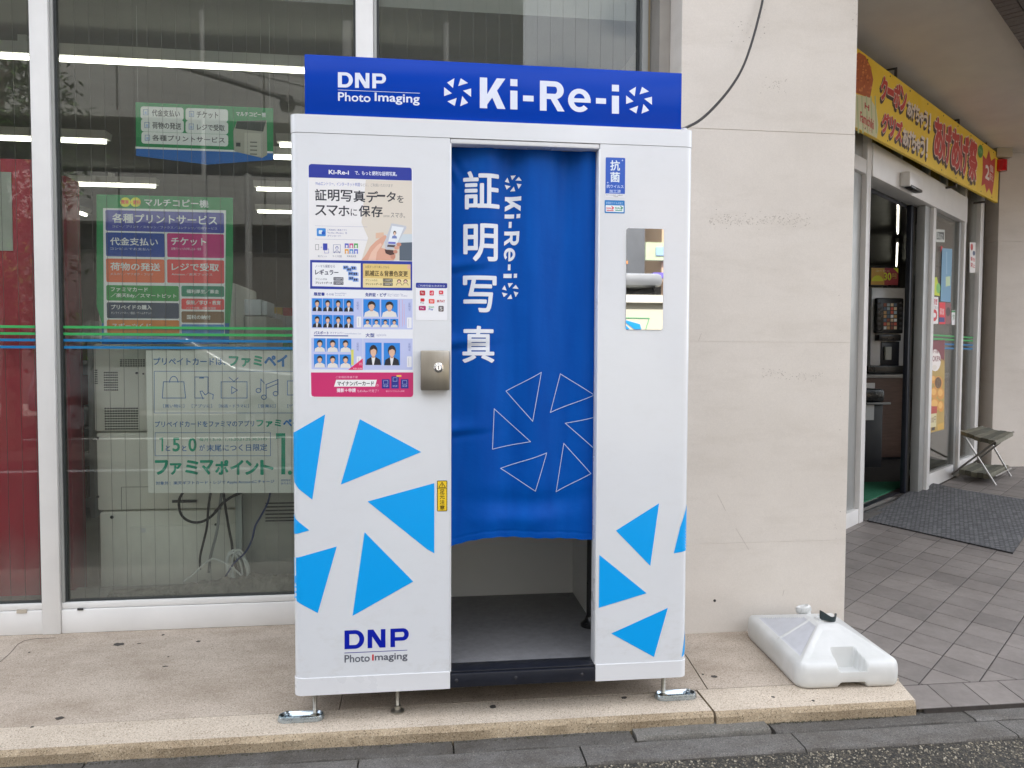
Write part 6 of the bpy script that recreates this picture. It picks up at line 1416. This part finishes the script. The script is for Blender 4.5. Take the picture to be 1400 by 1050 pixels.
# dense height field body: sides + pyramid top with handle scoop in the front
NX, NY = 80, 104
HS = .088; CXc, CYc = WW * .5, WD * .40
def top_h(x, y):
    ex = min(x, WW - x); ey = min(y, WD - y); e = min(ex, ey)
    # pyramid: height rises linearly towards the neck along each face
    fx = x / CXc if x < CXc else (WW - x) / (WW - CXc); fy = y / CYc if y < CYc else (WD - y) / (WD - CYc)
    f = max(0, min(fx, fy)); h = HS + .092 * min(1, f / .80)
    h = min(h, HS + .092)
    # rounded shoulder, following the rounded outline corner
    rc = .045; dx = max(0, rc - ex); dy = max(0, rc - ey); dd = math.hypot(dx, dy) if (dx > 0 and dy > 0) else max(dx, dy)
    e2 = rc - dd; r = .016
    if e2 < 0: return None
    if e2 < r: h -= r - math.sqrt(max(0, r * r - (r - e2) ** 2))
    # thin ribs along the hips and recessed facets
    if f > .12 and f < .78:
        dr = abs(fx - fy)
        if dr < .05: h += .0022 * (1 - dr / .05)
        elif dr > .09 and f > .16 and f < .72:
            h -= .0028
    if fx < fy and abs(y - WD * .45) < .006 and x < CXc and .12 < f < .75: h += .004
    # handle scoop: trapezoid hole cut towards the front edge
    a = y / .078; wx = .060 - .012 * a; bxx = abs(x - WW * .525 + .008 * a)
    if a < 1 and bxx < wx:
        k = min(1, (wx - bxx) / .009, (1 - a) * .078 / .010); k = k * k * (3 - 2 * k); tgt = .052 + (.010 if y < .008 else 0); h = h + (max(tgt, .052) - h) * k
    return h
def clampin(x, y):
    rc = .045
    for cx_, cy2, sx, sy in ((rc, rc, -1, -1), (WW - rc, rc, 1, -1), (rc, WD - rc, -1, 1), (WW - rc, WD - rc, 1, 1)):
        if (x - cx_) * sx > 0 and (y - cy2) * sy > 0:
            d = math.hypot(x - cx_, y - cy2); s = max(abs(x - cx_), abs(y - cy2)); 
            if d > 1e-9: x = cx_ + (x - cx_) * s / d; y = cy2 + (y - cy2) * s / d
    return x, y
grid = {}; V = []
for j in range(NY + 1):
    for i in range(NX + 1):
        x, y = clampin(WW * i / NX, WD * j / NY); h = top_h(x + (1e-6 if x <= 0 else 0), y)
        if h is None: h = HS - .016
        grid[i, j] = len(V); V.append((x, y, h))
F = [(grid[i, j], grid[i + 1, j], grid[i + 1, j + 1], grid[i, j + 1]) for j in range(NY) for i in range(NX)]
per = [grid[i, 0] for i in range(NX + 1)] + [grid[NX, j] for j in range(1, NY + 1)] + [grid[i, NY] for i in range(NX - 1, -1, -1)] + [grid[0, j] for j in range(NY - 1, 0, -1)]
levels = [(.0, HS - .018), (-.0015, .055), (-.001, .03), (.001, .014), (.006, .004), (.014, .0005)]
prev = per; m_ = len(per)
for inset, z in levels[1:]:
    cur = []
    for idx in per:
        x, y, _ = V[idx]; dx, dy = x - WW / 2, y - WD / 2; d = math.hypot(dx, dy); x2 = x - dx / d * inset; y2 = y - dy / d * inset; zz_ = z
        # arch under the front (grip) 
        if y < .01:
            a = abs(x - WW * .525); lift = .024 * max(0, min(1, (.062 - a) / .014)); zz_ = max(z, lift) if z < .05 else z
        cur.append(len(V)); V.append((x2, y2, zz_))
    F += [(prev[k], cur[k], cur[(k + 1) % m_], prev[(k + 1) % m_]) for k in range(m_)]; prev = cur
F.append(tuple(prev))
def facet(f):
    if len(f) != 4: return False
    x = sum(V[i][0] for i in f) / 4; y = sum(V[i][1] for i in f) / 4
    fx = x / CXc if x < CXc else (WW - x) / (WW - CXc); fy = y / CYc if y < CYc else (WD - y) / (WD - CYc); f_ = min(fx, fy)
    return x < CXc and fx < fy - .09 and .16 < f_ < .72 and V[f[0]][2] > HS and abs(y - WD * .45) > .007
mb = MB(T=TB); mb.add(V, [f for f in F if not facet(f)], WPL); b0 = [f for f in F if facet(f)]; kk = mb._m(WPR); mb.f += [list(f) for f in b0]; mb.mi += [kk] * len(b0); mb.build('tank', wb, angle=50)
nx_, ny_ = CXc + .0, CYc + .02; zt_ = HS + .088
mb = MB(T=TB); mb.lathe([(.036, 0), (.034, .010), (.026, .012), (.024, .0), (.022, -.01)], (nx_ + .005, ny_ - .005, zt_), WPL, 24); mb.build('neck', wb)
# slanted dark plug
mb = MB(); R_ = Matrix.Rotation(radians(12), 3, 'Y') @ Matrix.Rotation(radians(-14), 3, 'X'); c0 = TB(Vector((nx_ + .012, ny_ - .02, zt_ + .006)))
TP = lambda v: c0 + R_ @ v
PLG = mat('dark_teal_plastic', (.018, .032, .036), .35, var=.1)
vs = []; fs = []; n = 24
for i in range(n + 1):
    a = pi * 1.0 * i / n + pi * .98; rr2 = .033; hh = .012 + .018 * abs(cos(a)) ** 1.5
    vs += [(rr2 * .95 * cos(a), rr2 * .9 * sin(a), -.006), (rr2 * 1.04 * cos(a), rr2 * sin(a), hh), (rr2 * .9 * cos(a), rr2 * .86 * sin(a), hh - .001), (rr2 * .8 * cos(a), rr2 * .78 * sin(a), -.004)]
for i in range(n):
    for k in range(4): fs.append((i * 4 + k, i * 4 + (k + 1) % 4, (i + 1) * 4 + (k + 1) % 4, (i + 1) * 4 + k))
fs += [(0, 1, 2, 3), (n * 4, n * 4 + 3, n * 4 + 2, n * 4 + 1)]
mb.add(vs, fs, PLG, TP); mb.lathe([(.0, -.007), (.030, -.006), (.030, -.002), (.0, -.001)], (0, 0, 0), PLG, 20, T=TP); mb.build('tube_collar', wb)
# screw cap on its stub
c0 = at_y(1097.5, 829, .40); R2 = Matrix.Rotation(radians(-12), 3, 'X') @ Matrix.Rotation(radians(-12), 3, 'Y'); TC = lambda v: c0 + R2 @ v
mb = MB(); mb.lathe([(.024, -.05), (.024, -.022)], (0, 0, 0), WPL, 20, T=TC)
prof = [(.029, -.021), (.030, -.004), (.027, .001), (.021, .002), (.019, -.002), (.010, -.003), (.009, .001), (.002, .0015)]; mb.lathe(prof, (0, 0, 0), WPL, 28, T=TC)
for k in range(28): a = 2 * pi * k / 28; mb.box(.0295, .0312, -.0012, .0012, -.019, -.004, WPL, T=(lambda a: (lambda v: TC(Matrix.Rotation(a, 3, 'Z') @ v)))(a))
mb.build('screw_cap', wb)

# ================================================================== ACROSS THE STREET (seen in the glass and in the mirror)
def rw_(px, py, Y): p = at_y(px, py, 2 * GL_Y - Y); return Vector((p.x, Y, p.z))     # point whose reflection in the window falls there
def rm_(px, py, Y): p = at_y(px, py, -Y); return Vector((p.x, Y, p.z))               # same for the booth mirror
for y_ in (-4.1, -7.2):
    mb = MB(); mb.box(-60, 60, y_ - .07, y_ + .07, -.0579, -.054, mat('road_paint', (.78, .78, .75), .6, var=.08, vs=6)); tag(mb.build('road_marking', road, smooth=False))
PAVE = mat('pale_paving', (.5, .47, .43), .8, var=.1, vs=2, bp=.2, bs=60)
mb = MB(); mb.box(-60, 60, -13.2, -11.4, -.2, .06, PAVE); tag(mb.build('pavement', smooth=False), kind='structure')
YB = -13.2
grey_t = mat('grey_mosaic_tile', (.42, .41, .385), .5, var=.08, vs=1.2); dark_r = mat('recess_shade', (.11, .11, .10), .8); rail = mat('pale_concrete_band', (.42, .41, .38), .7)
apt = thing('apartment_building', 'grey tiled apartment block with long balconies across the street', 'building', (-10, -17, 0))
xr_ = rw_(728, 60, YB).x
mb = MB(); mb.box(-34, xr_, YB - 9, YB - 1.6, 0, 11.6, dark_r); mb.build('wall', apt, smooth=False)  # wall colour darkened to stand for shade in the balcony recesses
zz = lambda py: rw_(240, py, YB).z
for z0, z1 in ((zz(163), zz(82)), (zz(305), zz(238))):
    x = -34
    while x < xr_ - .5:
        x1 = min(xr_, x + 3.1); mb = MB(); mb.box(x + .02, x1 - .02, YB, YB + .0 - .15, z0 + .16, z1, grey_t); mb.build('balcony_panel', apt, smooth=False, loc=(x, YB, z0)); x = x1
    mb = MB(); mb.box(-34, xr_, YB + .04, YB - 1.6, z0, z0 + .15, rail); mb.build('balcony_slab', apt, smooth=False)
WG = mat('dark_window_glass', (.03, .035, .04), .1)
for z0 in (zz(300) + .2, zz(163) + .2):
    for k in range(7):
        x = -22 + k * 4.1; mb = MB(); mb.box(x, x + 1.8, YB - 1.58, YB - 1.5, z0 + .1, z0 + 1.9, WG); mb.build('window', apt, smooth=False, loc=(x, YB, z0))
mb = MB(); mb.box(-34, xr_, YB - 1.5, YB - .4, 0, zz(305) - .0, mat('shop_base', (.17, .16, .15), .7)); mb.build('wall', apt, smooth=False)
# ochre house and its window, in the mirror; and a block further right
XB = rw_(872, 60, YB).x
och = thing('ochre_house', 'ochre rendered house with pale green window across the street', 'house', (8, -16, 0)); OCH = mat('ochre_render', (.42, .30, .2), .8, var=.06, vs=2)
mb = MB(); mb.box(XB, 20, YB - 8, YB, 0, 5.6, OCH); mb.build('wall', och, smooth=False); mb = MB(); mb.box(XB - .3, 20.4, YB - 8.2, YB + .5, 5.6, 5.9, mat('roof_slate', (.09, .09, .1), .6)); mb.build('roof', och, smooth=False)
a, b = rm_(883, 331, YB + .1), rm_(910, 356, YB + .1); mb = MB(); mb.box(a.x, a.x + 2.6, YB + .01, YB + .09, b.z, a.z, mat('pale_green_frame', (.36, .42, .28), .5)); fr_ = mb.build('window', och, smooth=False)
mb = MB(); mb.box(a.x + .22, a.x + 2.4, YB + .091, YB + .11, b.z + .1, a.z - .1, mat('sky_glass', (.25, .38, .55), .2)); mb.build('pane', fr_, smooth=False)
a, b = rm_(892, 373, YB + .3), rm_(912, 380, YB + .3); mb = MB(); mb.box(a.x, a.x + 4, YB + .1, YB + .35, b.z, a.z, mat('violet_board', (.12, .09, .5), .5)); mb.build('sign_board', och, smooth=False)
oth = thing('far_block', 'tall pale block at the right end of the street behind the viewer', 'building', (30, -18, 0)); mb = MB(); mb.box(20.6, 44, YB - 12, YB - 1, 0, 9, mat('pale_block', (.45, .43, .4), .8)); mb.build('wall', oth, smooth=False)
for k in range(10):
    mb = MB(); mb.box(21.4 + k * 2.2, 22.8 + k * 2.2, YB - 1, YB - .95, 4, 5.6, WG); mb.build('window', oth, smooth=False, loc=(21.4 + k * 2.2, YB, 4))
# lamp posts and wires
def pole(px, py_top, Y, r, lab, h=None):
    p = rw_(px, py_top, Y); t = thing('utility_pole', lab, 'pole', (p.x, Y, 0)); mb = MB(); mb.tube([(p.x, Y, -.06), (p.x, Y, h or p.z)], r, mat('pole_concrete', (.45, .44, .42), .7), 12); mb.build('shaft', t); mb = MB(); mb.lathe([(r * 1.25, 0), (r * 1.25, .2)], (p.x, Y, -.05), PIPE, 12); mb.build('collar', t); return p
p1 = pole(276, 15, -11.6, .045, 'thin pale pole on the far kerb of the street'); p2 = pole(339, 238, -11.7, .07, 'shorter thick grey post on the far kerb'); p3 = pole(610, 32, -11.6, .06, 'pale pole further along the far kerb'); p4 = pole(474, 30, -11.7, .10, 'thick concrete pole with cable clamps on the far kerb')
mb = MB(); W1 = [rw_(x, y, -8) for x, y in ((150, 72), (230, 86), (320, 112), (415, 143), (520, 178), (700, 240))]; mb.tube(smooth(W1, 2), .045, CABLE_BK, 6); mb.tube([rw_(100, 70, -8.1), rw_(415, 105, -8.1), rw_(760, 140, -8.1)], .01, CABLE_BK, 5); mb.tube([rw_(300, 90, -8.1), rw_(415, 118, -8.1), rw_(760, 170, -8.1)], .01, CABLE_BK, 5)
mb.lathe([(.1, -.1), (.13, 0), (.08, .12)], W1[3] + Vector((-.25, 0, -.0)), CABLE_BK, 10); tag(mb.build('overhead_cable'), 'thick black overhead cable bundle with a clamp crossing the street view', 'cable')
# vehicles
def wheel(t, x, y, r, s):
    w = MB(); w.lathe([(r, -.09), (r + .012, -.05), (r + .012, .05), (r, .09)], (x, y, r - .058), BLACKP, 22, axis='y'); wo_ = w.build('wheel', t, loc=(x, y, r - .058))
    w = MB(); w.lathe([(r * .62, -.1 if s < 0 else .1), (r * .55, -.085 if s < 0 else .085), (.03, -.1 if s < 0 else .1)], (x, y, r - .058), mat('alloy_rim', (.5, .5, .52), .3, .8), 16, axis='y'); w.build('rim', wo_)
def car(x0, y0, Lc, prof, Wd, paint, glassprof, lab, cat, extra=None):
    """prof: side outline (x, z) of the body; glassprof: list of side window outlines"""
    t = thing('parked_' + cat, lab, cat, (x0 + Lc / 2, y0 - Wd / 2, -.058))
    bm_ = bmesh.new(); f_ = [bm_.verts.new((x0 + x, y0, z)) for x, z in prof]; fb_ = [bm_.verts.new((x0 + x, y0 - Wd, z)) for x, z in prof]; n = len(prof)
    bm_.faces.new(f_); bm_.faces.new(fb_[::-1])
    for i in range(n): bm_.faces.new((f_[i], fb_[i], fb_[(i + 1) % n], f_[(i + 1) % n]))
    bmesh.ops.recalc_face_normals(bm_, faces=bm_.faces); bmesh.ops.bevel(bm_, geom=[e for e in bm_.edges], offset=.07, segments=3, profile=.6, affect='EDGES', clamp_overlap=True)
    mb = MB(); mb.bm(bm_, paint); mb.build('body', t, angle=50)
    for gp_ in glassprof:
        for yy, th in ((y0 + .002, .012), (y0 - Wd - .002, -.012)):
            mb = MB(); mb.prism([(x0 + x, z) for x, z in gp_], yy, yy + th, WG, axis='y'); mb.build('side_window', t, smooth=False)
    for wx in (.17 * Lc, .82 * Lc):
        for yy, s in ((y0 - .02, 1), (y0 - Wd + .02, -1)): wheel(t, x0 + wx, yy, .30, s)
    for yy in (y0 - .2, y0 - Wd + .2):
        mb = MB(); mb.bbox(x0 + Lc - .06, x0 + Lc + .012, yy - .12, yy + .12, .55, .72, mat('lamp_lens', (.6, .6, .6), .15), .02); mb.build('headlight', t)
    if extra: extra(t)
    return t
PNT_W = mat('cream_paint', (.50, .485, .41), .25, var=.0, coat=.5); PNT_S = mat('silver_paint', (.42, .43, .45), .28, .3, var=0, coat=.6)
mv0, mv1 = rm_(857, 405, -4.4), rm_(906, 451, -4.4)
ht = mv0.z
def van_extra(t):
    vp = Print(lambda u, v, w: Vector((u, -4.4 + w, v)), lambda x, y: (lambda p: (p.x, p.z))(rm_(x, y, -4.4)), start=.004, step=.001)
    vp.src(790, 190, 3.888)
    vp.line([(250, 951), (378, 953), (360, 1010)], 4, (60, 160, 110)); vp.poly([(250, 962), (330, 985), (336, 1012), (300, 1012), (252, 975)], (30, 140, 215)); vp.poly([(250, 985), (275, 1012), (250, 1012)], (30, 140, 215)); vp.build('livery_print', t)
    mb = MB(); mb.box(mv0.x - 1.1, mv0.x + 1.6, -4.46, -4.36, ht - .06, ht + .012, mat('van_gutter', (.6, .59, .54), .3)); mb.build('roof_gutter', t, smooth=False)
    mb = MB(); 
    for k in range(3): mb.box(mv0.x - .8 + k * .55, mv0.x - .74 + k * .55, -5.7, -4.5, ht + .01, ht + .10, BLACKP)
    mb.bbox(mv0.x - .9, mv0.x + .42, -5.6, -4.6, ht + .11, ht + .24, mat('grey_roof_box', (.16, .17, .19), .5), .05); mb.build('roof_rack', t)
car(mv0.x - 1.3, -4.4, 3.4, [(0, .3), (3.3, .3), (3.4, .9), (3.0, 1.15), (2.65, ht), (.1, ht), (0, 1.2)], 1.48, PNT_W, [[(2.05, 1.08), (2.85, 1.08), (2.6, ht - .22), (2.05, ht - .22)]], 'cream panel van with blue livery and roof rack parked across from the booth', 'van', van_extra)
car(-5.4, -7.6, 4.1, [(0, .32), (4.0, .32), (4.1, .72), (3.9, .9), (3.0, 1.0), (2.3, 1.45), (.7, 1.47), (.1, 1.0), (0, .6)], 1.7, PNT_S, [[(.75, 1.0), (2.75, 1.0), (2.2, 1.38), (.85, 1.38)]], 'silver hatchback parked in front of the left shop window', 'car')
car(-.5, -7.7, 4.2, [(0, .32), (4.1, .32), (4.2, .8), (3.9, .98), (3.1, 1.08), (2.4, 1.66), (.3, 1.68), (.02, 1.1)], 1.7, mat('white_paint', (.75, .75, .74), .25, var=0, coat=.5), [[(.4, 1.12), (2.85, 1.12), (2.25, 1.58), (.5, 1.58)]], 'white estate car parked in the street beside the silver hatchback', 'car')
a, b = rm_(840, 290, -9.3), rm_(882, 409, -9.3)
trk = thing('parked_lorry', 'dark grey box lorry with an orange strip on the far side of the street', 'lorry', (a.x - 1, -9.6, 0))
mb = MB(); mb.bbox(a.x - 4.5, b.x, -11.2, -9.3, .9, a.z, mat('dark_grey_panel', (.06, .065, .075), .45), .05); mb.build('box_body', trk)
o1, o2 = rm_(858, 357, -9.3), rm_(876, 361, -9.3); mb = MB(); mb.box(a.x - 4, b.x - .3, -9.31, -9.28, o2.z, o1.z, mat('orange_reflector', (.7, .25, .04), .4)); mb.build('reflector_strip', trk, smooth=False)
mb = MB(); mb.bbox(a.x - 4.5, b.x + .2, -11.2, -9.25, .45, .88, BLACKP, .03); mb.build('chassis', trk)
for wx in (a.x - 3.6, b.x - .9): wheel(trk, wx, -9.45, .45, 1); wheel(trk, wx, -11.05, .45, -1)
# street tree whose foliage shows in the left pane
def tree(x, y, h, rc, lab, seed, n=2600, grp='street trees opposite the shop'):
    rnd = random.Random(seed); t = thing('street_tree', lab, 'tree', (x, y, -.05), grp); BARK = mat('bark', (.09, .07, .05), .9, var=.3, vs=20)
    mb = MB(); tips = []
    mb.tube([(x, y, -.06), (x + .05, y, h * .3), (x - .04, y + .03, h * .62), (x, y, h * .92)], .1, BARK, 9, rs=[.13, .10, .07, .02])
    for k in range(16):
        z0 = h * (.22 + .045 * k); a = k * 2.4; l = rc * rnd.uniform(.6, 1.) * (1.15 - abs(z0 / h - .5)); p = Vector((x, y, z0)); q_ = p + Vector((cos(a) * l, sin(a) * l, l * .45)); m_ = (p + q_) / 2 + Vector((0, 0, .1)); mb.tube([p, m_, q_], .03, BARK, 5, rs=[.035, .022, .006]); tips += [q_, m_, p + (q_ - p) * .75]
    mb.build('trunk', t)
    lf_ = MB(); lms = [mat('leaf_dark', (.025, .07, .012), .6, spec=.2), mat('leaf_mid', (.05, .13, .02), .6, spec=.2), mat('leaf_pale', (.09, .19, .035), .6, spec=.2)]
    for k in range(n):
        c = rnd.choice(tips); c = c + Vector([rnd.gauss(0, rc * .2) for _ in range(3)]); s = rnd.uniform(.03, .06); R_ = Matrix.Rotation(rnd.random() * 6, 3, 'Z') @ Matrix.Rotation(rnd.uniform(-1, 1), 3, 'X')
        lf_.add([c + R_ @ Vector(v) * s for v in ((0, -1, 0), (.55, 0, .1), (0, 1.2, 0), (-.55, 0, .1))], [(0, 1, 2), (0, 2, 3)], rnd.choice(lms))
    tag(lf_.build('foliage', t, smooth=False), kind='stuff')
p = rw_(8, 300, -6.0); tree(p.x, -6.0, 5.2, .95, 'leafy street tree standing opposite the left shop window', 3, 6500)
tree(-9.0, -9.8, 6, 1.5, 'large street tree at the far left end of the street', 8); tree(11.5, -10.2, 6.5, 1.6, 'large street tree beside the ochre house', 11)

for o in bpy.data.objects:
    if '_b' in o: del o['_b']
